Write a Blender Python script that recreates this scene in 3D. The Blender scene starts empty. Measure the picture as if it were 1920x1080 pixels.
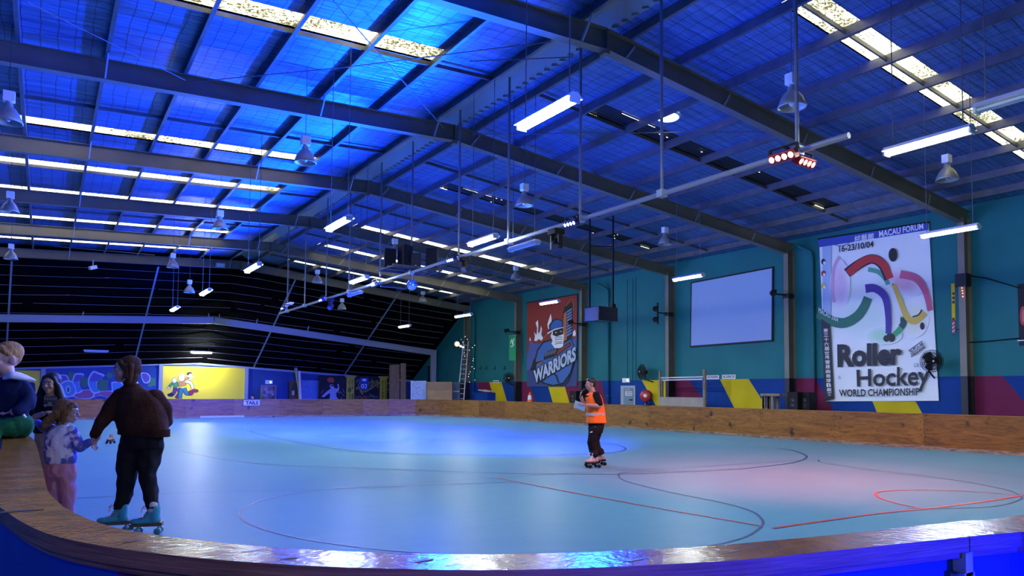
import bpy, bmesh, math, random
import numpy as np
from mathutils import Vector as V, Matrix
random.seed(7)
S = bpy.context.scene
C = S.collection
PI = math.pi

# ---------------------------------------------------------------- camera
HC, FPX, YAW, PIT, ROL, PPY = 1.42, 1329.1, math.radians(33.427), math.radians(2.923), math.radians(0.454), 665.5
RH = V((math.cos(YAW), -math.sin(YAW), 0)); DH = V((math.sin(YAW), math.cos(YAW), 0)); UP = V((0, 0, 1))
FW = DH * math.cos(PIT) + UP * math.sin(PIT); U0 = UP * math.cos(PIT) - DH * math.sin(PIT)
CR = RH * math.cos(ROL) + U0 * math.sin(ROL); CU = U0 * math.cos(ROL) - RH * math.sin(ROL)
cam_d = bpy.data.cameras.new('camera'); cam = bpy.data.objects.new('camera', cam_d); C.objects.link(cam)
cam_d.sensor_width = 36; cam_d.lens = FPX / 1920 * 36; cam_d.shift_y = (PPY - 540) / 1920
cam_d.clip_start = 0.05; cam_d.clip_end = 300
M4 = Matrix.Identity(4)
for i in range(3):
    M4[i][0], M4[i][1], M4[i][2] = CR[i], CU[i], -FW[i]
M4[2][3] = HC
cam.matrix_world = M4
S.camera = cam
EYE = V((0, 0, HC))

# ---------------------------------------------------------------- world, exposure
S.view_settings.view_transform = 'Standard'; S.view_settings.look = 'None'
S.view_settings.exposure = 0.3; S.view_settings.gamma = 1.0; S.view_settings.use_curve_mapping = False
Wd = bpy.data.worlds.new('world'); S.world = Wd; Wd.use_nodes = True
Wd.node_tree.nodes['Background'].inputs[0].default_value = (0.25, 0.4, 0.8, 1)
Wd.node_tree.nodes['Background'].inputs[1].default_value = 0.004

# ---------------------------------------------------------------- lamps of the hall (disco lights on the ridge bar)
def aim(o, d):
    o.rotation_euler = V(d).to_track_quat('-Z', 'Y').to_euler()
def spot(name, loc, to, col, watts, ang, blend=.6, r=.12):
    l = bpy.data.lights.new(name, 'SPOT'); l.color = col; l.energy = watts
    l.spot_size = math.radians(ang); l.spot_blend = blend; l.shadow_soft_size = r
    o = bpy.data.objects.new(name, l); C.objects.link(o); o.location = loc; aim(o, V(to) - V(loc)); return o
BLUE = (0.004, 0.10, 1.0)
BARX, BARZ = 9.2, 5.0
# beams up to the roof sheeting
for y_, w_ in ((4.2, 3500), (10.6, 6500), (17.0, 8500), (23.4, 7000), (29.8, 5500), (36.2, 4500), (42.5, 2500)):
    spot('disco_beam', (8.9, y_, 4.95), (-1.0, y_ - 3.4, 8.8), (.002, .062, 1), w_ * 1.5, 132, 1, .12)
for y_, w_ in ((10.6, 1300), (17.0, 1700), (23.4, 1300), (29.8, 1200), (36.2, 900)):
    spot('disco_beam', (9.5, y_, 4.95), (14.5, y_ - 3.4, 8.4), (.01, .06, 1), w_ * .9, 125, 1, .12)
# blue wash lamp behind the near barrier
spot('wash_beam', (-1.6, -.4, .5), (-.1, 2.6, .8), (.02, .02, 1), 90, 90, 1, .1)
spot('barrier_fill', (-.6, -2.2, 2.9), (.5, 1.9, .7), (1, .86, .66), 130, 60, 1, .2)  # unseen warm spot added behind the camera to brighten the barrier face
spot('wash_beam', (4.4, -2.6, .55), (1.9, 1.1, .75), (.004, .004, 1), 6000, 90, 1, .1)
# beams down to the rink
spot('disco_beam', (9.2, 10.4, 4.35), (10.5, 17.5, 0), (0, .02, 1), 19000, 72, 1)
spot('disco_beam', (9.2, 15.3, 4.35), (9.5, 24.0, 0), (0, .02, 1), 19000, 75, 1)
spot('disco_beam', (9.2, 21.0, 4.35), (8.5, 31.0, 0), (0, .02, 1), 19000, 75, 1)
spot('disco_beam', (9.2, 6.5, 4.5), (10.8, 7.6, 0), (1, .10, .08), 2300, 105, 1)
spot('disco_beam', (9.25, 6.3, 4.5), (13.0, 8.0, 0), (1, .10, .08), 1300, 75, 1)

# ---------------------------------------------------------------- helpers
def ray(px, py):
    return FW + CR * ((px - 960) / FPX) - CU * ((py - PPY) / FPX)
def at_z(px, py, z):
    d = ray(px, py); return EYE + d * ((z - HC) / d.z)
def at_y(px, py, y):
    d = ray(px, py); return EYE + d * (y / d.y)
def at_x(px, py, x):
    d = ray(px, py); return EYE + d * (x / d.x)
def at_d(px, py, D):
    return EYE + ray(px, py) * D

def tag(o, label=None, cat=None, group=None, kind=None):
    if label: o['label'] = label
    if cat: o['category'] = cat
    if group: o['group'] = group
    if kind: o['kind'] = kind
    return o
def thing(name, loc, label, cat, group=None, rz=0):
    o = bpy.data.objects.new(name, None); C.objects.link(o); o.empty_display_size = .1
    o.location = loc; o.rotation_euler = (0, 0, rz)
    return tag(o, label, cat, group)
def copy_tree(o, loc=None, rz=None, label=None):
    r = o.copy(); C.objects.link(r)
    if loc is not None: r.location = loc
    if rz is not None: r.rotation_euler = (0, 0, rz)
    if label: r['label'] = label
    for ch in list(o.children):
        c = ch.copy(); C.objects.link(c); c.parent = r
        for g in list(ch.children):
            d = g.copy(); C.objects.link(d); d.parent = c
    return r

class MB:
    """collects shapes, then links them as one mesh object"""
    def __init__(self): self.v = []; self.f = []; self.m = []; self.s = []
    def add(self, vs, fs, m=0, smooth=False):
        n = len(self.v); self.v += [V(p) for p in vs]
        for f in fs: self.f.append([n + i for i in f]); self.m.append(m); self.s.append(smooth)
        return self
    def box(self, a, b, m=0):
        x0, y0, z0 = a; x1, y1, z1 = b
        return self.add([(x0, y0, z0), (x1, y0, z0), (x1, y1, z0), (x0, y1, z0), (x0, y0, z1), (x1, y0, z1), (x1, y1, z1), (x0, y1, z1)],
                        [(0, 3, 2, 1), (4, 5, 6, 7), (0, 1, 5, 4), (1, 2, 6, 5), (2, 3, 7, 6), (3, 0, 4, 7)], m)
    def bar(self, p, q, w, h, up=(0, 0, 1), m=0):
        """rectangular bar from p to q, w across, h along up"""
        p, q = V(p), V(q); d = (q - p).normalized(); s = d.cross(V(up))
        if s.length < 1e-4: s = d.cross(V((1, 0, 0)))
        s.normalize(); u = s.cross(d).normalized(); s *= w / 2; u *= h / 2
        vs = [p - s - u, p + s - u, p + s + u, p - s + u, q - s - u, q + s - u, q + s + u, q - s + u]
        return self.add(vs, [(0, 3, 2, 1), (4, 5, 6, 7), (0, 1, 5, 4), (1, 2, 6, 5), (2, 3, 7, 6), (3, 0, 4, 7)], m)
    def tube(self, pts, r, n=8, m=0, closed=False, caps=True):
        pts = [V(p) for p in pts]; k = len(pts); rs = r if isinstance(r, (list, tuple)) else [r] * k
        vs = []; t0 = None; ref = None
        for i, p in enumerate(pts):
            if closed: t = pts[(i + 1) % k] - pts[i - 1]
            else: t = pts[min(i + 1, k - 1)] - pts[max(i - 1, 0)]
            t.normalize()
            if ref is None:
                ref = t.orthogonal().normalized()
            else:
                ref = (ref - t * ref.dot(t)).normalized()
            b = t.cross(ref)
            for j in range(n):
                a = 2 * PI * j / n; vs.append(p + (ref * math.cos(a) + b * math.sin(a)) * rs[i])
        fs = []
        for i in range(k if closed else k - 1):
            i2 = (i + 1) % k
            for j in range(n):
                j2 = (j + 1) % n; fs.append((i * n + j, i * n + j2, i2 * n + j2, i2 * n + j))
        self.add(vs, fs, m, n > 4)
        if caps and not closed:
            self.add(vs[:n], [tuple(range(n))[::-1]], m); self.add(vs[-n:], [tuple(range(n))], m)
        return self
    def lathe(self, prof, n=24, M=None, m=0):
        """prof: (r,z) list, revolved about z, placed by matrix M"""
        M = M or Matrix.Identity(4); vs = []; fs = []
        for r, z in prof:
            for j in range(n):
                a = 2 * PI * j / n; vs.append(M @ V((r * math.cos(a), r * math.sin(a), z)))
        for i in range(len(prof) - 1):
            for j in range(n):
                j2 = (j + 1) % n; fs.append((i * n + j, i * n + j2, (i + 1) * n + j2, (i + 1) * n + j))
        return self.add(vs, fs, m, True)
    def disc(self, c, nrm, r, n=20, m=0):
        q = V(nrm).to_track_quat('Z', 'Y'); c = V(c)
        return self.add([c + q @ V((r * math.cos(2 * PI * j / n), r * math.sin(2 * PI * j / n), 0)) for j in range(n)], [tuple(range(n))], m)
    def ball(self, c, r, n=14, k=8, m=0):
        c = V(c); r = r if isinstance(r, (tuple, list)) else (r, r, r)
        vs = []; fs = []
        for i in range(k + 1):
            t = PI * i / k
            for j in range(n):
                a = 2 * PI * j / n; vs.append(c + V((r[0] * math.sin(t) * math.cos(a), r[1] * math.sin(t) * math.sin(a), -r[2] * math.cos(t))))
        for i in range(k):
            for j in range(n):
                j2 = (j + 1) % n; fs.append((i * n + j, i * n + j2, (i + 1) * n + j2, (i + 1) * n + j))
        return self.add(vs, fs, m, True)
    def plate(self, pts, off, m=0):
        """polygon pts extruded by vector off"""
        off = V(off); n = len(pts); a = [V(p) for p in pts]; b = [p + off for p in a]
        fs = [tuple(range(n)), tuple(range(n, 2 * n))[::-1]] + [(i, n + i, n + (i + 1) % n, (i + 1) % n) for i in range(n)]
        return self.add(a + b, fs, m)
    def poly(self, pts, m=0): return self.add(pts, [tuple(range(len(pts)))], m)
    def build(self, name, mats, parent=None, bevel=0):
        me = bpy.data.meshes.new(name)
        o0 = parent.matrix_basis.inverted() if parent else Matrix.Identity(4)
        if parent and parent.parent: o0 = o0 @ parent.parent.matrix_basis.inverted()
        me.from_pydata([o0 @ p for p in self.v], [], self.f); me.update()
        for mt in (mats if isinstance(mats, (list, tuple)) else [mats]): me.materials.append(mt)
        me.polygons.foreach_set('material_index', self.m); me.polygons.foreach_set('use_smooth', self.s)
        bm = bmesh.new(); bm.from_mesh(me); bmesh.ops.recalc_face_normals(bm, faces=bm.faces); bm.to_mesh(me); bm.free()
        o = bpy.data.objects.new(name, me); C.objects.link(o)
        if parent: o.parent = parent
        if bevel:
            b = o.modifiers.new('bevel', 'BEVEL'); b.width = bevel; b.segments = 2; b.limit_method = 'ANGLE'
        return o
def struct(o, label=None, cat=None): return tag(o, label, cat, kind='structure')

# ---------------------------------------------------------------- materials
def mat(name, col, rough=.6, metal=0, emit=None, estr=1.0, noise=None, bump=None, spec=None, coat=0):
    """noise=(scale, amount, stretch xyz) varies the colour; bump=(scale, strength)"""
    spec = spec if spec is not None else (.5 if rough < .6 else (.3 if rough < .75 else .08))
    m = bpy.data.materials.new(name); m.use_nodes = True; nt = m.node_tree; b = nt.nodes['Principled BSDF']
    b.inputs['Base Color'].default_value = (*col, 1); b.inputs['Roughness'].default_value = rough
    b.inputs['Metallic'].default_value = metal; b.inputs['Specular IOR Level'].default_value = spec
    if coat: b.inputs['Coat Weight'].default_value = coat
    if emit: b.inputs['Emission Color'].default_value = (*emit, 1); b.inputs['Emission Strength'].default_value = estr
    if noise or bump:
        tc = nt.nodes.new('ShaderNodeTexCoord'); mp = nt.nodes.new('ShaderNodeMapping'); nt.links.new(tc.outputs['Object'], mp.inputs[0])
    if noise:
        sc, am = noise[0], noise[1]
        if len(noise) > 2: mp.inputs['Scale'].default_value = noise[2]
        n = nt.nodes.new('ShaderNodeTexNoise'); n.inputs['Scale'].default_value = sc; n.inputs['Detail'].default_value = 5
        nt.links.new(mp.outputs[0], n.inputs['Vector'])
        r = nt.nodes.new('ShaderNodeValToRGB'); nt.links.new(n.outputs['Fac'], r.inputs[0])
        lo = [max(0, c * (1 - am)) for c in col]; hi = [min(1, c * (1 + am)) for c in col]
        r.color_ramp.elements[0].position = .3; r.color_ramp.elements[1].position = .7
        r.color_ramp.elements[0].color = (*lo, 1); r.color_ramp.elements[1].color = (*hi, 1)
        nt.links.new(r.outputs[0], b.inputs['Base Color'])
    if bump:
        n2 = nt.nodes.new('ShaderNodeTexNoise'); n2.inputs['Scale'].default_value = bump[0]; n2.inputs['Detail'].default_value = 3
        nt.links.new(mp.outputs[0], n2.inputs['Vector'])
        bp = nt.nodes.new('ShaderNodeBump'); bp.inputs['Strength'].default_value = bump[1]; bp.inputs['Distance'].default_value = .02
        nt.links.new(n2.outputs['Fac'], bp.inputs['Height']); nt.links.new(bp.outputs[0], b.inputs['Normal'])
    return m
def glow(name, col, s):
    m = bpy.data.materials.new(name); m.use_nodes = True; nt = m.node_tree
    nt.nodes.remove(nt.nodes['Principled BSDF']); e = nt.nodes.new('ShaderNodeEmission')
    e.inputs[0].default_value = (*col, 1); e.inputs[1].default_value = s
    nt.links.new(e.outputs[0], nt.nodes['Material Output'].inputs[0]); return m
class N:
    """tiny node-graph helper"""
    def __init__(s, m): s.nt = m.node_tree
    def new(s, t, **k):
        n = s.nt.nodes.new('ShaderNode' + t)
        for a, v in k.items(): setattr(n, a, v)
        return n
    def link(s, a, b): s.nt.links.new(a, b)
    def math(s, op, a, b=None):
        n = s.new('Math', operation=op)
        for i, v in enumerate((a, b)):
            if v is None: continue
            if hasattr(v, 'node'): s.link(v, n.inputs[i])
            else: n.inputs[i].default_value = v
        return n.outputs[0]

def foil_material():
    m = mat('roof_foil', (.15, .29, .60), .38, .6); g = N(m); b = m.node_tree.nodes['Principled BSDF']
    tc = g.new('TexCoord'); sp = g.new('SeparateXYZ'); g.link(tc.outputs['Object'], sp.inputs[0])
    nz = g.new('TexNoise'); nz.inputs['Scale'].default_value = .9; g.link(tc.outputs['Object'], nz.inputs['Vector'])
    wob = g.math('MULTIPLY', g.math('SUBTRACT', nz.outputs['Fac'], .5), .16)
    def lines(sock, step, w):
        a = g.math('ADD', sock, wob); a = g.math('FRACT', g.math('DIVIDE', a, step)); return g.math('LESS_THAN', a, w)
    wire = g.math('MAXIMUM', lines(sp.outputs['X'], .30, .045), lines(sp.outputs['Y'], .30, .045))
    # wrinkles of the sheet, stretched along the slope
    mp = g.new('Mapping'); mp.inputs['Scale'].default_value = (.55, 7, 1); g.link(tc.outputs['Object'], mp.inputs[0])
    wr = g.new('TexNoise'); wr.inputs['Scale'].default_value = 1.6; wr.inputs['Detail'].default_value = 6; g.link(mp.outputs[0], wr.inputs['Vector'])
    mx = g.new('MixRGB'); mx.inputs[1].default_value = (.15, .29, .60, 1); mx.inputs[2].default_value = (.03, .05, .09, 1); g.link(wire, mx.inputs[0])
    rp = g.new('ValToRGB'); g.link(wr.outputs['Fac'], rp.inputs[0])
    rp.color_ramp.elements[0].position = .3; rp.color_ramp.elements[0].color = (.55, .55, .55, 1); rp.color_ramp.elements[1].position = .65
    mu = g.new('MixRGB', blend_type='MULTIPLY'); mu.inputs[0].default_value = 1; g.link(mx.outputs[0], mu.inputs[1]); g.link(rp.outputs[0], mu.inputs[2])
    g.link(mu.outputs[0], b.inputs['Base Color'])
    bp = g.new('Bump'); bp.inputs['Strength'].default_value = .9; bp.inputs['Distance'].default_value = .05; g.link(wr.outputs['Fac'], bp.inputs['Height'])
    g.link(bp.outputs[0], b.inputs['Normal']); return m
def skylight_material(name, col, s, dirt):
    m = bpy.data.materials.new(name); m.use_nodes = True; g = N(m); nt = m.node_tree; nt.nodes.remove(nt.nodes['Principled BSDF'])
    tc = g.new('TexCoord'); mp = g.new('Mapping'); mp.inputs['Scale'].default_value = (1, 1.6, 1); g.link(tc.outputs['Object'], mp.inputs[0])
    n1 = g.new('TexNoise'); n1.inputs['Scale'].default_value = 14; n1.inputs['Detail'].default_value = 8; n1.inputs['Roughness'].default_value = .75; g.link(mp.outputs[0], n1.inputs['Vector'])
    n2 = g.new('TexNoise'); n2.inputs['Scale'].default_value = .8; g.link(tc.outputs['Object'], n2.inputs['Vector'])
    sm = g.math('ADD', n1.outputs['Fac'], g.math('MULTIPLY', n2.outputs['Fac'], .5))
    rp = g.new('ValToRGB'); g.link(sm, rp.inputs[0])
    rp.color_ramp.elements[0].position = dirt; rp.color_ramp.elements[0].color = (.05, .05, .02, 1)
    rp.color_ramp.elements[1].position = dirt + .13; rp.color_ramp.elements[1].color = (*col, 1)
    e = g.new('Emission'); e.inputs[1].default_value = s; g.link(rp.outputs[0], e.inputs[0])
    g.link(e.outputs[0], nt.nodes['Material Output'].inputs[0]); return m
def floor_material():
    m = mat('rink_paint', (.28, .5, .7), .4, spec=.015); g = N(m); b = m.node_tree.nodes['Principled BSDF']
    tc = g.new('TexCoord'); mp = g.new('Mapping'); mp.inputs['Rotation'].default_value = (0, 0, YAW); mp.inputs['Scale'].default_value = (.45, 1.5, 1)
    g.link(tc.outputs['Object'], mp.inputs[0])
    n1 = g.new('TexNoise'); n1.inputs['Scale'].default_value = 3.0; n1.inputs['Detail'].default_value = 6; g.link(mp.outputs[0], n1.inputs['Vector'])
    n2 = g.new('TexNoise'); n2.inputs['Scale'].default_value = .35; g.link(tc.outputs['Object'], n2.inputs['Vector'])
    s = g.math('ADD', g.math('MULTIPLY', n1.outputs['Fac'], .6), g.math('MULTIPLY', n2.outputs['Fac'], .4))
    rp = g.new('ValToRGB'); g.link(s, rp.inputs[0])
    rp.color_ramp.elements[0].position = .35; rp.color_ramp.elements[0].color = (.090, .218, .30, 1)
    rp.color_ramp.elements[1].position = .65; rp.color_ramp.elements[1].color = (.112, .25, .335, 1)
    g.link(rp.outputs[0], b.inputs['Base Color'])
    r2 = g.new('MapRange'); g.link(n1.outputs['Fac'], r2.inputs[0]); r2.inputs[3].default_value = .32; r2.inputs[4].default_value = .44
    g.link(r2.outputs[0], b.inputs['Roughness'])
    return m
def wood_material(name, c0, c1, rough, along, bumpy=.25, coat=0, knots=True, spec=.3, fine=0):
    """plywood: wavy grain; along = mapping scale (small along the grain)"""
    m = mat(name, c0, rough, coat=coat, spec=spec); g = N(m); b = m.node_tree.nodes['Principled BSDF']
    tc = g.new('TexCoord'); mp = g.new('Mapping'); mp.inputs['Scale'].default_value = along; g.link(tc.outputs['Object'], mp.inputs[0])
    n0 = g.new('TexNoise'); n0.inputs['Scale'].default_value = 1.3; n0.inputs['Detail'].default_value = 6; n0.inputs['Distortion'].default_value = 1.4; g.link(mp.outputs[0], n0.inputs['Vector'])
    n1 = g.new('TexNoise'); n1.inputs['Scale'].default_value = 9; n1.inputs['Detail'].default_value = 4; g.link(mp.outputs[0], n1.inputs['Vector'])
    s = g.math('ADD', g.math('MULTIPLY', n0.outputs['Fac'], .65), g.math('MULTIPLY', n1.outputs['Fac'], .35))
    rp = g.new('ValToRGB'); g.link(s, rp.inputs[0])
    rp.color_ramp.elements[0].position = .36; rp.color_ramp.elements[0].color = (*c0, 1)
    rp.color_ramp.elements[1].position = .66; rp.color_ramp.elements[1].color = (*c1, 1)
    out = rp.outputs[0]
    if knots:
        n3 = g.new('TexNoise'); n3.inputs['Scale'].default_value = 2.1; n3.inputs['Detail'].default_value = 2; g.link(tc.outputs['Object'], n3.inputs['Vector'])
        st = g.new('MapRange'); g.link(n3.outputs['Fac'], st.inputs[0]); st.inputs[1].default_value = .66; st.inputs[2].default_value = .74
        mx = g.new('MixRGB'); g.link(st.outputs[0], mx.inputs[0]); g.link(out, mx.inputs[1]); mx.inputs[2].default_value = (c0[0] * .3, c0[1] * .28, c0[2] * .28, 1); out = mx.outputs[0]
    g.link(out, b.inputs['Base Color'])
    hs = n1.outputs['Fac']
    if fine:
        nf = g.new('TexNoise'); nf.inputs['Scale'].default_value = fine; nf.inputs['Detail'].default_value = 3; g.link(tc.outputs['Object'], nf.inputs['Vector']); hs = g.math('ADD', hs, nf.outputs['Fac'])
    bp = g.new('Bump'); bp.inputs['Strength'].default_value = bumpy; bp.inputs['Distance'].default_value = .01
    g.link(hs, bp.inputs['Height']); g.link(bp.outputs[0], b.inputs['Normal']); return m

M = {}
M['foil'] = foil_material()
M['sky'] = skylight_material('skylight_sheet', (1, .97, .72), 3.2, .60)
M['sky_dirty'] = skylight_material('skylight_sheet_grimy', (1, .96, .70), 3.2, .68)
M['ridge'] = mat('ridge_capping', (.30, .33, .30), .6)
M['steel'] = mat('rafter_steel', (.17, .155, .115), .5, .1, noise=(1.5, .12))
M['purlin'] = mat('purlin_steel', (.13, .13, .13), .45, .4, noise=(3, .2))
M['grey'] = mat('grey_paint', (.33, .37, .42), .5)
M['black'] = mat('black_sheet', (.002, .002, .003), .9, spec=.05)
M['gap'] = mat('pale_batten', (.55, .52, .60), .6)
M['line_pale'] = mat('pale_line', (.26, .25, .30), .7)
M['blackmat'] = mat('black_plastic', (.008, .008, .009), .5, spec=.2)
M['dark'] = mat('dark_recess', (.02, .022, .026), .6)
M['teal'] = mat('teal_paint', (.010, .15, .165), .65, noise=(.6, .10), bump=(2.5, .08))
M['pblue'] = mat('blue_paint', (.006, .045, .24), .6, spec=.12, noise=(1, .12))
M['pmag'] = mat('magenta_paint', (.17, .018, .065), .6, spec=.12, noise=(1, .12))
M['pyel'] = mat('yellow_paint', (.60, .46, .012), .6, spec=.12, noise=(1, .08))
M['pblack'] = mat('black_paint', (.010, .011, .016), .5)
M['floor'] = floor_material()
M['concrete'] = mat('outer_floor', (.10, .11, .14), .7, noise=(2, .2))
M['ply'] = wood_material('barrier_plywood', (.125, .046, .008), (.31, .135, .016), .42, (.9, .9, 7), .25)
M['cap'] = wood_material('cap_plywood', (.17, .066, .010), (.40, .17, .02), .2, (1.2, 1.2, 1.2), .22, spec=.13, fine=45)
M['plyedge'] = wood_material('plywood_edge', (.10, .045, .02), (.26, .13, .06), .6, (1, 1, 30), .4, knots=False)
M['white'] = mat('white_metal', (.75, .77, .78), .4)
M['chrome'] = mat('bright_metal', (.7, .72, .75), .25, .9)
M['wire'] = mat('wire', (.12, .13, .15), .5, .3)
M['tube'] = glow('fluorescent_tube', (.90, 1.0, .93), 430)
M['tubeoff'] = mat('unlit_tube', (.7, .74, .8), .35)
M['lampglow'] = glow('blue_lens', (.35, .45, 1), 12)
M['redglow'] = glow('red_lens', (1, .45, .40), 12)
M['redbody'] = mat('red_lit_housing', (.35, .01, .012), .4)
M['bluebody'] = mat('blue_housing', (.01, .015, .12), .4)
M['exit'] = glow('exit_sign_green', (.06, .85, .42), 1.6)
M['whitep'] = mat('white_print', (.72, .74, .80), .6)
M['ink'] = mat('black_ink', (.010, .010, .014), .6)
# ================================================================ the hall
XR, HR, SL, SR = 9.35, 8.381, .0478, .0987           # ridge, rafter underside at the ridge, slopes
Y0, SP = 10.817, 6.393                               # first visible frame, bay
WX = 24.70                                           # right wall, column faces at 24.25
CX = 24.25
FY = [Y0 + SP * i for i in range(6)]
FYA = [Y0 - 2 * SP, Y0 - SP] + FY
YB, YE = -6.0, 52.0                                  # wall behind the camera, far wall
YS = FY[5]                                           # the roof slopes down beyond this frame
XL = -7.0
def rz(x, off=0): return HR + off - (SR * (x - XR) if x > XR else SL * (XR - x))
FOIL = .66
# far profile (top of the low far wall)
def fz(x): return 3.13 - .0585 * abs(x - 8.55)
def blackz(x, y):
    t = (y - YS) / (YE - YS); return rz(x, FOIL) * (1 - t) + fz(x) * t

# floor
fl = MB().poly([(XL, YB, 0), (WX, YB, 0), (WX, YE, 0), (XL, YE, 0)]).build('floor', M['floor'])
struct(fl, 'pale blue painted concrete floor of the skating rink', 'floor')

# floor lines: painted ribbons traced on the floor plane
def spline(pts, k=8, closed=False):
    P = [V(p) for p in pts]; out = []; n = len(P)
    g = (lambda i: P[i % n]) if closed else (lambda i: P[max(0, min(n - 1, i))])
    for i in range(n if closed else n - 1):
        a, b, c, d = g(i - 1), g(i), g(i + 1), g(i + 2)
        for s in range(k):
            t = s / k
            out.append(.5 * ((2 * b) + (c - a) * t + (2 * a - 5 * b + 4 * c - d) * t * t + (3 * b - a - 3 * c + d) * t ** 3))
    if not closed: out.append(P[-1])
    return out
def ribbon(mb, pts, w, z, m=0):
    for i in range(len(pts) - 1):
        a, b = pts[i], pts[i + 1]; t = (b - a); t.z = 0
        if t.length < 1e-5: continue
        t.normalize(); s = V((-t.y, t.x, 0)) * w / 2; a0 = V((a.x, a.y, z)); b0 = V((b.x, b.y, z))
        mb.poly([a0 - s, b0 - s - 0 * t, b0 + s, a0 + s], m)
M['line_navy'] = mat('navy_line_paint', (.008, .025, .12), .5)
M['line_red'] = mat('red_line_paint', (.40, .008, .022), .5)
def fl_line(name, label, pix, w, m, closed=False):
    mb = MB(); pts = spline([at_z(x, y, 0) for x, y in pix], 8, closed)
    if closed: pts.append(pts[0])
    ribbon(mb, pts, w * (1.5 if m is M['line_navy'] else 1.0), .004 if m is M['line_navy'] else .006); o = mb.build(name, m); return struct(o, label, 'floor line')
fl_line('floor_line', 'navy circle painted on the near rink floor', [(1000, 903), (850, 908), (700, 914), (610, 918), (545, 927), (490, 939), (457, 954), (450, 966), (462, 979), (500, 994), (560, 1009), (640, 1022), (740, 1033), (900, 1044), (1080, 1045), (1240, 1036), (1330, 1024), (1395, 1008), (1427, 988), (1428, 973), (1405, 957), (1350, 942), (1270, 926), (1205, 911), (1170, 901), (1160, 891), (1175, 886), (1250, 883)], .022, M['line_navy'])
fl_line('floor_line', 'long navy curve across the middle of the rink', [(1400, 838), (1470, 842), (1503, 850), (1512, 858), (1490, 867), (1440, 874), (1380, 880), (1280, 885), (1180, 889), (1050, 889), (930, 887), (780, 882), (640, 877), (520, 872), (420, 862), (340, 846)], .03, M['line_navy'])
fl_line('floor_line', 'straight navy line over the middle of the rink', [(930, 896), (1100, 886), (1300, 876), (1450, 866), (1540, 862), (1640, 866), (1800, 880), (1920, 896)], .014, M['line_navy'])
fl_line('floor_line', 'navy ring on the blue lit middle of the rink', [(595, 817), (650, 813), (760, 812), (900, 817), (1040, 824), (1140, 832), (1172, 840), (1160, 847), (1110, 851), (1000, 854), (860, 853), (745, 851), (640, 843), (540, 826), (470, 809), (520, 805)], .03, M['line_navy'])
fl_line('floor_line', 'thin dark arc on the far rink floor', [(920, 829), (870, 826), (720, 822), (640, 822), (597, 817)], .02, M['line_navy'])
fl_line('floor_line', 'navy arc beyond the red goal crease', [(1535, 862), (1545, 868), (1640, 882), (1780, 899), (1880, 917), (1913, 931), (1908, 939), (1870, 949), (1800, 953), (1700, 954)], .016, M['line_navy'])
fl_line('floor_line', 'faint navy line at the far end of the rink', [(130, 935), (250, 929), (420, 922), (600, 918), (930, 896)], .012, M['line_navy'])
fl_line('floor_line', 'red line running towards the near rink corner', [(930, 896), (1085, 926), (1250, 956), (1430, 987)], .035, M['line_red'])
fl_line('floor_line', 'red goal line along the near end of the rink', [(1450, 991), (1640, 964), (1740, 954), (1850, 940), (1925, 928)], .05, M['line_red'])
fl_line('floor_line', 'red goal crease arc on the near end of the rink', [(1735, 955), (1690, 946), (1655, 936), (1642, 928), (1648, 923), (1680, 920), (1740, 919), (1820, 922), (1900, 928)], .035, M['line_red'])

# walls
def quadwall(mb, y0, y1, z0, z1, m): mb.poly([(WX, y0, z0), (WX, y1, z0), (WX, y1, z1), (WX, y0, z1)], m)
BH = 2.007
wr = MB()
# teal upper part follows the roof; the far bays are cut by the sloping roof
pts = [(WX, YB, BH), (WX, YE, BH), (WX, YE, fz(WX)), (WX, YS, rz(WX, FOIL)), (WX, YB, rz(WX, FOIL))]
wr.poly(pts, 0)
# painted parallelograms: boundaries (y at top, y at floor) between colours, walking away from the camera
def wy(px, py): return at_x(px, py, WX).y
LOW = .6
def bound(tx, ty, bx, by):
    """paint boundary through two picture points, extended to the band top and the floor"""
    a = at_x(tx, ty, WX); b = at_x(bx, by, WX); k = (b.y - a.y) / (b.z - a.z) if abs(b.z - a.z) > 1e-6 else 0
    return (a.y + k * (BH - a.z), a.y + k * (0 - a.z))
bl, mg, ye, bk = 1, 2, 3, 4
seq = [  # colour after the boundary, going from the camera side (right) to the far end (left)
    (None, bl), (bound(1879, 704, 1920, 753), mg), ('c1', bl), (bound(1717, 753, 1729, 775), ye), (bound(1636, 753, 1644.7, 775), bl),
    (bound(1529, 709, 1562, 769), mg), ('c2', bl), (bound(1404, 711, 1428.7, 750), ye), (bound(1350, 711.9, 1376.8, 765.5), bl),
    (bound(1291.7, 711.9, 1315.4, 745), mg), ('c3', ye), (bound(1203.7, 713.8, 1211.6, 728), bl), (bound(1126.7, 714, 1137.7, 758), mg), (bound(1111, 714, 1124, 758), bl),
    ('c4', mg), (bound(1059.3, 726, 1068.2, 757), ye), (bound(1028.2, 726, 1037, 757), bl), (bound(994, 726, 1006.5, 757), mg),
    ('c5', bl), (bound(940.7, 718, 951, 754), ye), (bound(917.6, 718, 927.4, 752), mg), (bound(893, 719, 912, 752), bl), ('c6', bk)]
col_y = {'c%d' % (i + 1): FY[i] for i in range(6)}
prev = (YB, YB)
for i, (bd, colr) in enumerate(seq):
    lo = prev if i == 0 else cur
    if i + 1 < len(seq):
        nb = seq[i + 1][0]; nxt = (col_y[nb], col_y[nb]) if isinstance(nb, str) else nb
    else: nxt = (YE, YE)
    cur = nxt
    a, b = lo, nxt
    wr.poly([(WX, a[1], 0), (WX, b[1], 0), (WX, b[0], BH), (WX, a[0], BH)], colr)
wall_r = wr.build('wall_right', [M['teal'], M['pblue'], M['pmag'], M['pyel'], M['pblack']])
struct(wall_r, 'teal side wall with blue, magenta and yellow painted stripes below', 'wall')
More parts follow.
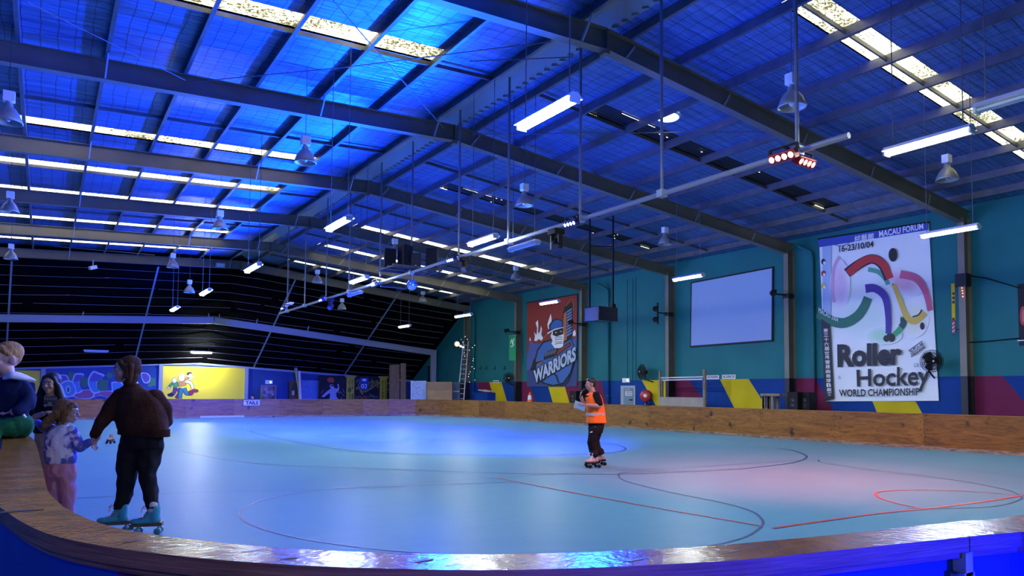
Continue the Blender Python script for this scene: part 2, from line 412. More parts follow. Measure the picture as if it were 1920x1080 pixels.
wl = MB().poly([(XL, YB, 0), (XL, YE, 0), (XL, YE, fz(XL)), (XL, YS, rz(XL, FOIL)), (XL, YB, rz(XL, FOIL))]).build('wall_left', M['teal'])
struct(wl, 'teal side wall outside the picture', 'wall')
wb = MB().poly([(XL, YB, 0), (WX, YB, 0), (WX, YB, rz(WX, FOIL)), (XR, YB, rz(XR, FOIL)), (XL, YB, rz(XL, FOIL))]).build('wall_back', M['teal'])
struct(wb, 'teal end wall behind the camera', 'wall')
M['navywall'] = mat('navy_wall_paint', (.012, .055, .22), .55, noise=(.8, .15))
wf = MB().poly([(XL, YE, 0), (WX, YE, 0), (WX, YE, fz(WX)), (8.55, YE, fz(8.55)), (XL, YE, fz(XL))]).build('wall_far', M['navywall'])
struct(wf, 'low navy painted far end wall under the black roof', 'wall')

# roof sheeting with openings for the skylights
SKL = [13.95, 22.75, 27.0, 30.7, 35.75, 41.0]; SKR = [7.85, 30.3, 35.35, 40.7]; DKR = [13.95, 22.35]
SW = .34
def roof_side(x0, x1, holes, hx0, hx1):
    mb = MB(); ys = sorted([YB, YS] + [h - SW for h in holes] + [h + SW for h in holes])
    for a, b in zip(ys[:-1], ys[1:]):
        mid = (a + b) / 2; hole = any(abs(mid - h) < SW for h in holes)
        segs = [(x0, hx0), (hx1, x1)] if hole else [(x0, x1)]
        for p, q in segs: mb.poly([(p, a, rz(p, FOIL)), (q, a, rz(q, FOIL)), (q, b, rz(q, FOIL)), (p, b, rz(p, FOIL))])
    return mb
RL = roof_side(XL, XR - .38, SKL, XL + .4, 7.16).build('roof', M['foil'])
struct(RL, 'foil lined roof slope over the near rink side, glowing blue', 'roof')
RR = roof_side(XR + .38, WX + .3, SKR + DKR, 11.45, 22.2).build('roof', M['foil'])
struct(RR, 'foil lined roof slope above the striped side wall', 'roof')
RC = MB()
RC.poly([(XR - .38, YB, rz(XR - .38, FOIL)), (XR, YB, rz(XR, FOIL + .16)), (XR, YS, rz(XR, FOIL + .16)), (XR - .38, YS, rz(XR - .38, FOIL))])
RC.poly([(XR + .38, YB, rz(XR + .38, FOIL)), (XR, YB, rz(XR, FOIL + .16)), (XR, YS, rz(XR, FOIL + .16)), (XR + .38, YS, rz(XR + .38, FOIL))])
for k in range(int((YS - YB) / .3)):
    y = YB + k * .3; RC.bar((XR + .36, y, rz(XR + .36, FOIL - .01)), (XR + .30, y + .12, rz(XR + .3, FOIL + .01)), .05, .05)
struct(RC.build('roof_ridge_trim', M['ridge']), 'pale ridge capping strip along the top of the roof', 'roof')
SKN = [0]
def sheet(xa, xb, y, m, label, off=FOIL + .02):
    SKN[0] += 1
    mb = MB(); k = 9
    for i in range(k):
        ya, yb = y - SW + 2 * SW * i / k, y - SW + 2 * SW * (i + 1) / k; dz = .025 * (i % 2)
        mb.poly([(xa, ya, rz(xa, off + dz)), (xb, ya, rz(xb, off + dz)), (xb, yb, rz(xb, off + .025 - dz)), (xa, yb, rz(xa, off + .025 - dz))])
    return struct(mb.build('window_%d' % SKN[0], m), label, 'skylight')
ordn = ['first', 'second', 'third', 'fourth', 'fifth', 'sixth', 'seventh', 'eighth', 'ninth', 'tenth', 'eleventh', 'twelfth']
for i, y in enumerate(SKL): sheet(XL + .4, 7.16, y, M['sky_dirty'] if i < 2 else M['sky'], '%s lit skylight strip from the camera, on the bright blue roof slope' % ordn[i])
for i, y in enumerate(SKR): sheet(11.45, 22.2, y, M['sky_dirty'] if i == 0 else M['sky'], '%s lit skylight strip from the camera, on the dim roof slope' % ordn[i])
for i, y in enumerate(DKR):
    o = sheet(11.45, 22.2, y, M['dark'], '%s blacked out skylight strip on the dim roof slope' % ordn[i])
    mb = MB(); rr = random.Random(i + 3)
    for (x, yy, w, h) in [(11.55, y + .28, .5, .05), (12.4, y - .31, .9, .02), (13.3, y - .31, .3, .02)] + [(rr.uniform(11.6, 21.8), y + rr.choice((-.3, -.1, .2, .31)), .06, .03) for _ in range(12)] + [(21.6, y + .2, .5, .04)]:
        z0 = FOIL - .03; mb.poly([(x, yy, rz(x, z0)), (x + w, yy, rz(x + w, z0)), (x + w, yy + h, rz(x + w, z0)), (x, yy + h, rz(x, z0))])
    mb.build('light_gap', M['sky'], o)
# black sloping roof over the far end
bkm = MB(); NX = [XL, 8.9, WX + .3]; ny = 10
for j in range(ny):
    ya, yb = YS + (YE - YS) * j / ny, YS + (YE - YS) * (j + 1) / ny
    for xa, xb in zip(NX[:-1], NX[1:]):
        bkm.poly([(xa, ya, blackz(xa, ya)), (xb, ya, blackz(xb, ya)), (xb, yb, blackz(xb, yb)), (xa, yb, blackz(xa, yb))])
broof = struct(bkm.build('roof', M['black']), 'black lined roof sloping down to the far end wall', 'roof')
rr = random.Random(5)
for j in range(13):
    y = YS + .55 + (YE - YS - .9) * j / 12.5
    mb = MB(); x = XL + .5
    while x < 24:
        L = rr.uniform(5, 12); xe = min(24.3, x + L); k = 5
        ptl = [V((x + (xe - x) * s / k, y, blackz(x + (xe - x) * s / k, y) - .05 - .05 * math.sin(PI * s / k))) for s in range(k + 1)]
        mb.tube(ptl, .012, 4); x = xe + rr.uniform(-.3, .5); y += rr.uniform(-.03, .05)
    struct(mb.build('roof_pale_strip', M['line_pale'], broof))  # thin pale tubes sagging in rows under the black roof
for px0, py0, px1, py1 in ((22, 490, 13, 640), (297, 500, 262, 640), (555, 522, 480, 680), (741, 560, 652, 694)):
    # rods running down the black slope
    def onblack(px, py):
        d = ray(px, py); lo, hi = YS / d.y, YE / d.y
        for _ in range(40):
            t = (lo + hi) / 2; p = EYE + d * t
            if p.z < blackz(p.x, p.y) - .06: lo = t
            else: hi = t
        return EYE + d * lo
    a, b = onblack(px0, py0), onblack(px1, py1)
    b2 = a + (b - a) * min(2.2, (YE - .2 - a.y) / max(.1, (b.y - a.y)))
    struct(MB().bar(a, b2, .09, .05).build('roof_brace_strip', M['grey'], broof))

# purlins
PX = [8.73, 7.12, 5.57, 4.02, 2.47, .92, -.63, -2.2, -3.8, -5.4, 9.97, 11.46, 13.0, 14.5, 16.0, 17.55, 19.1, 20.65, 22.2, 23.6]
for i, x in enumerate(PX):
    mb = MB(); z0 = rz(x, .455); z1 = rz(x, FOIL - .005); s = 1 if x > XR else -1
    mb.box((x - .004, YB, z0), (x + .004, YS + .1, z1)); mb.box((x, YB, z0 - .004), (x + .075 * s, YS + .1, z0 + .004)) if s > 0 else mb.box((x - .075, YB, z0 - .004), (x, YS + .1, z0 + .004))
    mb.box((x + .071 * s - .003, YB, z0), (x + .071 * s + .003, YS + .1, z0 + .025))
    struct(mb.build('purlin_beam', M['purlin']), '%s roof purlin from the ridge, on the %s roof slope' % (ordn[i % 10], 'bright blue' if i < 10 else 'dim'), 'purlin')
# bridging bars between purlins, along the slope
def bridge(xs, y):
    mb = MB()
    for a, b in zip(xs[:-1], xs[1:]): mb.bar((a, y, rz(a, .56)), (b, y, rz(b, .56)), .04, .09)
    struct(mb.build('roof_bridging_strip', M['purlin'], RL if xs[0] < XR else RR))
for i in range(6):
    y = FYA[i + 1] + SP / 2 + .2; bridge(PX[:9], y); bridge(PX[10:], y)

def top_z(x, y):
    if any(abs(y - f) < .16 for f in FYA): return rz(x) - .002
    if any((q - .085 < x < q + .012) if q < XR else (q - .012 < x < q + .085) for q in PX): return rz(x, .450)
    return rz(x, FOIL)
# portal frames: rafter, column, braces
def ibeam(mb, p, q, depth, fw, side=(0, 1, 0), tf=.016, tw=.012, m=0):
    """I section whose underside runs p to q"""
    p, q = V(p), V(q); d = (q - p).normalized(); s = V(side); u = d.cross(s).normalized()
    if u.z < 0 and abs(d.z) < .9: u = -u
    mb.bar(p + u * tf / 2, q + u * tf / 2, fw, tf, u, m); mb.bar(p + u * (depth - tf / 2), q + u * (depth - tf / 2), fw, tf, u, m)
    mb.bar(p + u * depth / 2, q + u * depth / 2, tw, depth, u, m)
for i, y in enumerate(FYA):
    mb = MB()
    ibeam(mb, (XL, y, rz(XL)), (XR, y, rz(XR)), .45, .21); ibeam(mb, (XR, y, rz(XR)), (WX - .02, y, rz(WX)), .45, .21)
    nm = ('steel rafter overhead nearest the back wall', 'steel rafter just out of view overhead')[i] if i < 2 else '%s steel rafter from the camera spanning the hall' % ordn[i - 2]
    rf = struct(mb.build('roof_beam', M['steel']), nm, 'rafter')
    b2 = MB(); b2.box((XR - .012, y - .105, rz(XR) - .05), (XR + .012, y + .105, rz(XR, .45))); b2.bar((XR, y - .1, rz(XR) - .04), (XR, y + .1, rz(XR) - .04), .12, .08)
    b2.build('ridge_plate', M['steel'], rf)
    for k, x in enumerate(PX[0:20]):
        if k in (0, 2, 5, 8, 10, 12, 14, 16, 18):
            if k >= 10: MB().bar((x + .3, y + .03, rz(x, .50) ), (x - .1, y - .09, rz(x - .1, .02)), .03, .045).build('fly_brace', M['grey'], rf)
            else: MB().bar((x - .02, y - .42, rz(x, .5)), (x - .05, y - .10, rz(x, .02)), .03, .045).build('fly_brace', M['grey'], rf)
    # column on the wall: black paint below, grey above
    cb = MB(); zt = rz(WX, .2)
    for z0, z1, m in ((0, BH, 1), (BH, zt, 0)):
        cb.box((CX, y - .1, z0), (CX + .016, y + .1, z1), m); cb.box((WX - .02, y - .1, z0), (WX - .001, y + .1, z1), m); cb.box((CX + .016, y - .006, z0), (WX - .02, y + .006, z1), m)
    cb.plate([(CX, y - .008, rz(CX) + .02), (CX - .0, y - .008, rz(CX) - .02), (WX - .03, y - .008, rz(CX) - .02), (WX - .03, y - .008, rz(CX) + .4)], (0, .016, 0), 0)
    nm = ('steel wall column near the back wall', 'steel wall column just out of view')[i] if i < 2 else '%s steel wall column from the camera' % ordn[i - 2]
    struct(cb.build('wall_column', [M['steel'], M['pblack']]), nm, 'column')
# low frame under the black roof
y7 = 47.3
pL, pK, pR = at_y(0, 604, y7), at_y(401, 607, y7), at_x(811, 667, CX); pR.y = y7
mb = MB(); ibeam(mb, pK + (pL - pK) * 1.4, pK, .42, .2); ibeam(mb, pK, pR, .42, .2)
rf7 = struct(mb.build('roof_beam', M['grey']), 'low steel rafter crossing under the black sloping roof', 'rafter')
for q in (.3, -.3): MB().bar(pK + V((q, 0, .4)), pK + V((q * 1.2, 0, .95)), .05, .05).build('strut', M['grey'], rf7)
for px in (152, 577, 480): 
    b = at_y(px, 600, y7); b.z = pK.z + .2 - .06 * abs(b.x - pK.x); MB().bar(b, b + V((.12, 0, .55)), .05, .05).build('strut', M['grey'], rf7)
cb = MB().box((CX - .25, y7 - .1, 0), (CX + .15, y7 + .1, pR.z + .4)); struct(cb.build('wall_column', M['grey']), 'short grey column under the low far rafter', 'column')
# downpipes and wall joints
def downpipe(px, py_top, label, mlow):
    p = at_x(px, py_top, WX - .12); yy = p.y
    o = thing('downpipe', (WX - .12, yy, 0), label, 'pipe')
    MB().tube([(WX - .12, yy, 0.02), (WX - .12, yy, BH)], .075, 12).build('lower_pipe', mlow, o)
    MB().tube([(WX - .12, yy, BH), (WX - .12, yy, p.z - .25), (WX - .16, yy + .04, p.z - .05), (WX - .55, yy + .3, p.z + .2)], .075, 12).build('upper_pipe', M['teal'], o)
    for z in (1.2, 3.0, 4.8): MB().box((WX - .2, yy - .09, z), (WX - .005, yy + .09, z + .04)).build('bracket', M['teal'], o)
downpipe(1522, 470, 'teal downpipe on the wall beside the hockey championship banner', M['pmag'])
downpipe(1140, 540, 'teal downpipe on the wall behind the hanging black box', M['pblue'])
downpipe(889, 590, 'teal downpipe on the wall by the far lit column', M['pblue'])
for px in (1176, 1186, 1192):
    y = wy(px, 640); struct(MB().box((WX - .03, y - .03, BH), (WX - .001, y + .03, rz(WX, .3))).build('wall_strip', M['teal']), 'thin conduit strip up the teal wall above the exit door' + {1176: ', first', 1186: ', second', 1192: ', third'}[px], 'trim')
# ================================================================ lamps and rigging
# fluorescent battens on two wires
def batten(a, b, label, lit=True, z=5.0, L=None, wires=True, x=None):
    A, B = at_z(*a, z), at_z(*b, z); mid = (A + B) / 2; L = L or max(1.2, (A - B).length)
    if x: mid.x = x
    o = thing('fluorescent_light', (mid.x, mid.y, z), label, 'light', 'fluorescent lights hung in rows')
    x0, y0, y1 = mid.x, mid.y - L / 2, mid.y + L / 2
    h = MB(); h.plate([(x0 - .12, y0, z + .030), (x0 - .045, y0, z + .10), (x0 + .045, y0, z + .10), (x0 + .12, y0, z + .030)], (0, L, 0))
    h.build('housing', M['white'], o)
    for s in (-.045, .045): MB().tube([(x0 + s, y0 + .04, z), (x0 + s, y1 - .04, z)], .019, 10).build('tube', M['tube'] if lit else M['tubeoff'], o)
    for y in (y0, y1 - .03): MB().box((x0 - .075, y, z - .03), (x0 + .075, y + .03, z + .045)).build('end_holder', M['white'], o)
    if wires:
        for y in (y0 + .12, y1 - .12): MB().tube([(x0, y, z + .1), (x0, y, top_z(x0, y) if y < YS else blackz(x0, y))], .008, 5).build('suspension_wire', M['wire'], o)
    return o
batten((975, 240), (1080, 190), 'lit fluorescent light brightest and biggest, under the ridge near a blacked out skylight')
batten((1662, 290), (1822, 246), 'lit fluorescent light beside the red spotlights, under the dim roof slope')
batten((1727, 443), (1836, 429), 'lit fluorescent light in front of the hockey championship banner top')
batten((1262, 525), (1320, 518), 'lit fluorescent light in front of the projection screen corner')
batten((1012, 570), (1050, 566), 'lit fluorescent light in front of the red ice hockey banner')
batten((855, 595), (884, 590), 'lit fluorescent light by the far corner where the black roof meets the wall')
batten((748, 614), (770, 611), 'lit fluorescent light low against the black roof, farthest along the wall row')
batten((614, 432), (658, 411), 'lit fluorescent light second in the row under the blue roof slope')
batten((883, 460), (928, 445), 'lit fluorescent light just beyond the near end speakers on the lighting bar')
batten((660, 531), (688, 521), 'lit fluorescent light beyond the mirror ball, beside the far lighting bar')
batten((461, 510), (489, 497), 'lit fluorescent light just under the last rafter before the black roof')
batten((375, 553), (397, 545), 'lit fluorescent light hung against the black roof, higher of two there')
batten((320, 583), (336, 577), 'lit fluorescent light hung against the black roof, lower of two there')
batten((656, 555), (675, 550), 'unlit fluorescent light beside the far part of the lighting bar', False)
batten((964, 469), (1000, 458), 'unlit fluorescent light beside the lighting bar near the blue spotlight', False)
batten((1905, 187), (1960, 172), 'unlit fluorescent light high at the edge of the view', False)
def batten_at(x, y, label):
    o = copy_tree(bpy.data.objects['fluorescent_light'], (x, y, 5.0), label=label)
batten_at(5.25, .3, 'lit fluorescent light overhead in the row above the near rink corner')
batten_at(10.5, -2.2, 'lit fluorescent light overhead behind the red spotlights')
def far_batten(a, b, lit, label):
    p, q = at_y(*a, 50.4), at_y(*b, 50.4); z = min(p.z, blackz(p.x, 50.4) - .15); o = thing('fluorescent_light', ((p.x + q.x) / 2, 50.4, z), label, 'light', 'fluorescent lights hung in rows')
    MB().box((p.x, 50.35, z + .03), (q.x, 50.5, z + .12)).build('housing', M['white'], o)
    MB().tube([(p.x + .05, 50.38, z), (q.x - .05, 50.38, z)], .04, 10).build('tube', M['tube'] if lit else M['tubeoff'], o)
    for x in (p.x + .2, q.x - .2): MB().tube([(x, 50.42, z + .1), (x, 50.42, blackz(x, 50.42))], .01, 5).build('suspension_wire', M['wire'], o)
far_batten((357, 661), (398, 660), True, 'lit fluorescent light above the yellow skater mural on the far wall')
far_batten((157, 651), (204, 653), False, 'unlit fluorescent light above the graffiti mural on the far wall')

# high bay bell lamps
M['alu'] = mat('spun_aluminium', (.34, .34, .27), .42, .35)
M['bulb'] = mat('bulb_glass', (.55, .6, .75), .2)
def make_bay():
    o = thing('bell_lamp', (0, 0, 0), 'x', 'lamp', 'high bay bell lamps')
    MB().box((-.10, -.08, .42), (.10, .08, .62)).build('ballast_box', M['white'], o, .008)
    MB().lathe([(.05, .42), (.05, .40), (.075, .36), (.075, .31), (.12, .28), (.19, .18), (.235, .06), (.245, 0), (.235, .0), (.22, .06), (.17, .17), (.07, .28)], 28).build('reflector', M['alu'], o)
    MB().ball((0, 0, .12), (.06, .06, .10)).build('bulb', M['bulb'], o)
    MB().lathe([(.245, 0), (.255, .005), (.255, .02), (.245, .025)], 28).build('rim', M['alu'], o)
    return o
bay0 = make_bay(); ZB = 6.6
bays = [((1485, 202), 'bell lamp beside the long rod above the red spotlights'), ((1776, 338), 'bell lamp under the dim roof next to the hockey banner light'),
        ((572, 306), 'bell lamp in the middle of the bright blue roof slope'), ((15, 230), 'bell lamp at the edge of the view, largest on the blue roof slope'),
        ((983, 386), 'bell lamp in front of a blacked out skylight under the dim roof'), ((1247, 459), 'bell lamp over the projection screen end of the wall'),
        ((412, 430), 'bell lamp second down the middle row of the blue roof slope'), ((18, 398), 'bell lamp second from the camera along the outer blue slope row'),
        ((20, 486), 'bell lamp third from the camera along the outer blue slope row'), ((324, 502), 'bell lamp third down the middle row of the blue roof slope'),
        ((355, 549), 'bell lamp hanging against the black roof beside the two far lights'), ((641, 580), 'bell lamp hanging against the black roof beyond the lighting bar'),
        ((595, 530), 'bell lamp high before the last rafter, beyond the speakers'), ((793, 566), 'bell lamp near the far rafter, right beside the mirror ball in view'),
        ((967, 524), 'bell lamp over the red ice hockey banner end of the wall'), ((740, 478), 'bell lamp half hidden behind the hanging loudspeakers')]
for i, (q, lab) in enumerate(bays):
    p = at_z(*q, ZB)
    if p.y > 41: p = at_z(*q, 6.0)
    o = bay0 if i == 0 else copy_tree(bay0)
    o.location = p; o['label'] = lab
    rd = MB(); top = top_z(p.x, p.y) if p.y < YS else blackz(p.x, p.y); rd.tube([p + V((0, 0, .62)), V((p.x, p.y, top))], .007, 5); rd.build('hanging_rod', M['wire'], o)

# disc of daylight: round vent glowing on the dim roof slope
p = None
def on_roof(px, py, dz):
    d = ray(px, py); best = None
    for s, sl in ((-1, SL), (1, SR)):
        t = (HR + dz + sl * s * XR - HC) / (d.z + sl * s * d.x); q = EYE + d * t
        if t > 0 and (q.x - XR) * s >= -.4: best = q
    return best
p = on_roof(1251, 219, FOIL - .04)
o = thing('round_roof_vent', p, 'round white glowing roof light on the dim roof slope behind a hanging rod', 'roof light')
q = V((SR, 0, 1)).normalized().to_track_quat('Z', 'Y').to_matrix().to_4x4(); q.translation = p
MB().lathe([(.33, .03), (.33, 0), (.30, -.02), (.30, 0)], 28, q).build('collar', M['white'], o)
MB().lathe([(.30, 0.0), (.22, -.03), (0, -.045)], 28, q).build('diffuser', glow('vent_glow', (.92, 1, .95), 5), o)

# lighting bar along the ridge
YB0, YB1 = at_z(1601, 257, BARZ).y, at_z(525, 588, BARZ).y
bar = thing('lighting_bar', (BARX, YB0, BARZ), 'long grey pipe bar hung on rods down the middle of the hall', 'lighting bar')
MB().tube([(BARX, YB0, BARZ), (BARX, YB1, BARZ)], .045, 12).build('pipe', mat('galvanised_pipe', (.22, .24, .27), .5, .2), bar)
RODS = [1495, 1241, 1088, 953, 860, 771, 712, 654, 611, 571, 538]
def bar_y(px):
    lo, hi = YB0 - 1, YB1 + 1
    def pxof(y):
        r = V((BARX, y, BARZ)) - EYE; return 960 + FPX * r.dot(CR) / r.dot(FW)
    for _ in range(50):
        m = (lo + hi) / 2
        if pxof(m) > px: lo = m
        else: hi = m
    return lo
for px in RODS:
    y = bar_y(px); MB().tube([(BARX, y, BARZ), (BARX, y, top_z(BARX, y))], .03 if px > 800 else .025, 8).build('rod', mat('rod_steel', (.20, .22, .27), .45, .5) if px == RODS[0] else bpy.data.materials['rod_steel'], bar)
    MB().box((BARX - .07, y - .07, BARZ - .06), (BARX + .07, y + .07, BARZ + .07)).build('clamp', M['grey'], bar)
# LED spotlights: a bar of four lenses on a yoke
def led_bar(px, py, ex, ey, lens, body, label, size=.42, z=BARZ - .12, off=(0, 0)):
    """lens row centred on picture point px,py, pointing back towards the rink floor in front of the camera"""
    p = at_z(px, py, z); e = at_z(px + ex, py + ey, z); ax = (e - p); ax.z = 0; ax.normalize()
    to = (EYE - p).normalized(); to = (to - ax * to.dot(ax)).normalized(); to = (to + V((0, 0, -.15))).normalized(); u = ax.cross(to).normalized()
    o = thing('led_spotlight', p, label, 'spotlight', 'led spotlights on the lighting bar')
    b = MB(); b.bar(p - ax * size / 2 - to * .06, p + ax * size / 2 - to * .06, .14, .12, to); b.build('housing', body, o, .01)
    w = size / 4
    for k in range(4):
        c = p + ax * (k - 1.5) * w; mm = to.to_track_quat('Z', 'Y').to_matrix().to_4x4(); mm.translation = c
        MB().lathe([(w * .50, -.005), (w * .50, .015), (w * .42, .015)], 18, mm).build('bezel', body, o)
        MB().lathe([(w * .43, .004), (w * .3, .012), (0, .016)], 18, mm).build('lens', lens, o)
    y = MB(); 
    for s in (-1, 1): y.bar(p + ax * s * (size / 2 + .015) - to * .06, p + ax * s * (size / 2 + .015) - to * .06 + u * .0 + V((0, 0, .14)), .02, .05, ax)
    y.bar(p - ax * (size / 2 + .02) - to * .06 + V((0, 0, .14)), p + ax * (size / 2 + .02) - to * .06 + V((0, 0, .14)), .05, .015)
    y.build('yoke', M['blackmat'], o)
    t0 = p - to * .06 + V((0, 0, .15)); br = MB(); s_ = 1 if t0.x > BARX else -1; br.bar(t0, (BARX + s_ * .046, t0.y, BARZ + .03), .04, .03)
    br.build('clamp_arm', M['blackmat'], o); return o
led_bar(1465, 295, 15, -4.5, M['redglow'], M['redbody'], 'red glowing four lens spotlight by the long rod, longer looking of the two', .42)
led_bar(1513, 305.5, 8, 2.5, M['redglow'], M['redbody'], 'red glowing four lens spotlight turned across the bar end, smaller looking of the two', .40)
led_bar(1068, 420, 11, -3, M['lampglow'], M['bluebody'], 'blue glowing spotlight on the bar beside the black moving head lamp', .36)
led_bar(844, 488, 7, -2, M['lampglow'], M['bluebody'], 'blue glowing spotlight just on the near side of the four loudspeakers', .36)
led_bar(699.5, 534, 6, -2, M['lampglow'], M['bluebody'], 'blue glowing spotlight just past the mirror ball along the bar', .36)
led_bar(601, 563, 5, -1.6, M['lampglow'], M['bluebody'], 'blue glowing spotlight second from the far end of the bar', .34)
led_bar(529, 578.5, 5, -1.6, M['lampglow'], M['bluebody'], 'blue glowing spotlight at the far end of the bar', .34)
def moving_head(px, py, label, s=1):
    y = bar_y(px); o = thing('moving_head_lamp', (BARX, y, BARZ - .05), label, 'stage lamp', 'moving head lamps')
    z = BARZ - .05
    MB().box((BARX - .13 * s, y - .13 * s, z - .12 * s), (BARX + .13 * s, y + .13 * s, z)).build('base', M['blackmat'], o, .015)
    ym = MB()
    for k in (-1, 1): ym.box((BARX - .05 * s, y + k * .13 * s - .02, z - .42 * s), (BARX + .05 * s, y + k * .13 * s + .02, z - .12 * s))
    ym.build('yoke', M['blackmat'], o)
    mm = V((-.5, -.6, -.6)).normalized().to_track_quat('Z', 'Y').to_matrix().to_4x4(); mm.translation = (BARX, y, z - .34 * s)
    MB().lathe([(0, -.16 * s), (.09 * s, -.15 * s), (.11 * s, -.05 * s), (.11 * s, .12 * s), (.10 * s, .14 * s)], 18, mm).build('head', M['blackmat'], o)
    MB().lathe([(.10 * s, .13 * s), (.06 * s, .145 * s), (0, .15 * s)], 18, mm).build('lens', mat('dark_lens', (.05, .06, .1), .1), o)
moving_head(1043, 440, 'black moving head lamp hanging under the bar beside the near blue spotlight', 1.05)
moving_head(620, 560, 'black moving head lamp under the far half of the bar', .9)
moving_head(871, 480, 'black moving head lamp between the loudspeakers and the near blue spotlight', .8)
# small batten at the far bar end
p = at_z(528, 572, BARZ + .16); p.x += .3; o = thing('unlit_strip_lamp', p, 'short unlit strip lamp beside the farthest blue spotlight', 'lamp')
MB().box((p.x - .08, p.y - .55, p.z + .03), (p.x + .08, p.y + .55, p.z + .1)).build('housing', M['white'], o)
MB().tube([(p.x, p.y - .5, p.z), (p.x, p.y + .5, p.z)], .03, 8).build('tube', M['tubeoff'], o)
MB().tube([(p.x, p.y, p.z + .1), (p.x, p.y, rz(p.x, .6))], .006, 5).build('suspension_wire', M['wire'], o)
# loudspeaker platform, four loudspeakers, mirror ball
ysp = bar_y(771); pf = thing('speaker_platform', (BARX, ysp, BARZ + .05), 'small steel platform on the lighting bar carrying the loudspeakers', 'platform')
zz = BARZ + .06
fr = MB()
for k in (-.55, -.18, .18, .55): fr.box((BARX - .85, ysp + k - .02, zz), (BARX + .75, ysp + k + .02, zz + .04))
fr.build('shelf', M['purlin'], pf)
rl = MB()
for k in (-.58, .58): rl.tube([(BARX - .85, ysp + k, zz - .02), (BARX + .75, ysp + k, zz - .02)], .02, 8)
for k in (-.85, .75): rl.tube([(BARX + k, ysp - .58, zz - .02), (BARX + k, ysp + .58, zz - .02)], .02, 8)
rl.build('rail', M['purlin'], pf)
def speaker(px, wdt, h, yaw, zoff, label, dy=0):
    D = (V((BARX, ysp, 0)).dot(DH)) + dy; b = at_d(px, 505, D); z0 = zz + .045 + zoff
    o = thing('loudspeaker', (b.x, b.y, z0), label, 'loudspeaker', 'loudspeakers on the lighting bar platform', yaw)
    R = Matrix.Rotation(yaw, 4, 'Z'); T = Matrix.Translation(o.location)
    def loc(pts): return [T @ R @ V(p) for p in pts]
    d = .34
    m = MB(); m.add(loc([(-wdt / 2, -d / 2, 0), (wdt / 2, -d / 2, 0), (wdt * .36, d / 2, 0), (-wdt * .36, d / 2, 0), (-wdt / 2, -d / 2, h), (wdt / 2, -d / 2, h), (wdt * .36, d / 2, h), (-wdt * .36, d / 2, h)]),
                    [(0, 3, 2, 1), (4, 5, 6, 7), (0, 1, 5, 4), (1, 2, 6, 5), (2, 3, 7, 6), (3, 0, 4, 7)]); m.build('cabinet', M['blackmat'], o, .012)
    g = MB(); g.add(loc([(-wdt * .44, -d / 2 - .008, .03), (wdt * .44, -d / 2 - .008, .03), (wdt * .44, -d / 2 - .008, h - .03), (-wdt * .44, -d / 2 - .008, h - .03)]), [(0, 1, 2, 3)]); g.build('grille', M['dark'], o)
    k = MB(); k.add(loc([(-.02, -d / 2 - .012, .04), (.02, -d / 2 - .012, .04), (.02, -d / 2 - .012, .06), (-.02, -d / 2 - .012, .06)]), [(0, 1, 2, 3)]); k.build('badge', M['white'], o)
speaker(731, .36, .56, -1.9, 0, 'black loudspeaker at the far end of the bar platform, turned away')
speaker(758, .36, .62, .35, .06, 'tallest black loudspeaker standing square on the bar platform')
speaker(781, .30, .42, -.6, 0, 'smallest black loudspeaker next to the hanging rod on the platform')
speaker(810, .38, .58, .9, 0, 'black loudspeaker nearest the blue spotlight on the bar platform')
o = thing('mirror_ball', (BARX + .02, ysp - .02, BARZ - .38), 'silver mirror ball hanging below the loudspeaker platform', 'mirror ball')
c = V(o.location); mb = MB(); n, k = 26, 14
for i in range(k):
    t0, t1 = PI * i / k + .02, PI * (i + 1) / k - .02
    for j in range(n):
        a0, a1 = 2 * PI * j / n + .03, 2 * PI * (j + 1) / n - .03
        f = lambda t, a: c + V((math.sin(t) * math.cos(a), math.sin(t) * math.sin(a), math.cos(t))) * .17
        mb.poly([f(t0, a0), f(t1, a0), f(t1, a1), f(t0, a1)])
mb.build('mirror_facets', mat('mirror', (.85, .88, .95), .06, 1), o); MB().ball(c, .164, 20, 12).build('core', M['grey'], o)
MB().tube([c + V((0, 0, .16)), c + V((0, 0, .36))], .015, 8).build('stem', M['chrome'], o)
p = at_z(714, 537, BARZ); p2 = at_z(760, 541, BARZ)
cp = thing('cross_pipe', (p + p2) / 2, 'pale pipe crossing under the lighting bar next to the mirror ball', 'pipe'); MB().tube([p, p2], .025, 8).build('pipe', M['purlin'], cp)
for q in (p, p2): MB().tube([q + V((0, 0, .03)), V((q.x, q.y, top_z(q.x, q.y)))], .006, 5).build('hanger_wire', M['wire'], cp)

# black projector box hung on two poles
pb = V((17.0, 20.0, 4.08)); bxo = thing('hanging_projector_box', pb, 'black box hung on two poles in front of the teal wall', 'projector box')
o_b = at_d(1122, 600, pb.dot(DH)); x0, y0 = o_b.x, o_b.y
m = MB(); m.box((x0, y0, 4.06), (x0 + .95, y0 + .8, 4.58)); m.build('box', mat('gloss_black_box', (.014, .014, .018), .22), bxo, .01)
MB().box((x0 - .012, y0 + .02, 4.09), (x0 - .001, y0 + .78, 4.55)).build('side_panel', mat('brushed_panel', (.10, .105, .11), .4, .4), bxo)
for (dx, dy) in ((.10, .62), (.82, .12)):
    MB().tube([(x0 + dx, y0 + dy, 4.58), (x0 + dx, y0 + dy, rz(x0 + dx, .55))], .035, 8).build('pole', M['blackmat'], bxo)
MB().tube([(x0 + .10, y0 + .62, 6.9), (x0 + .82, y0 + .12, 6.9)], .02, 6).build('brace', M['blackmat'], bxo)
MB().box((x0 + .72, y0 + .05, 4.58), (x0 + .9, y0 + .2, 4.72)).build('clamp', M['blackmat'], bxo)

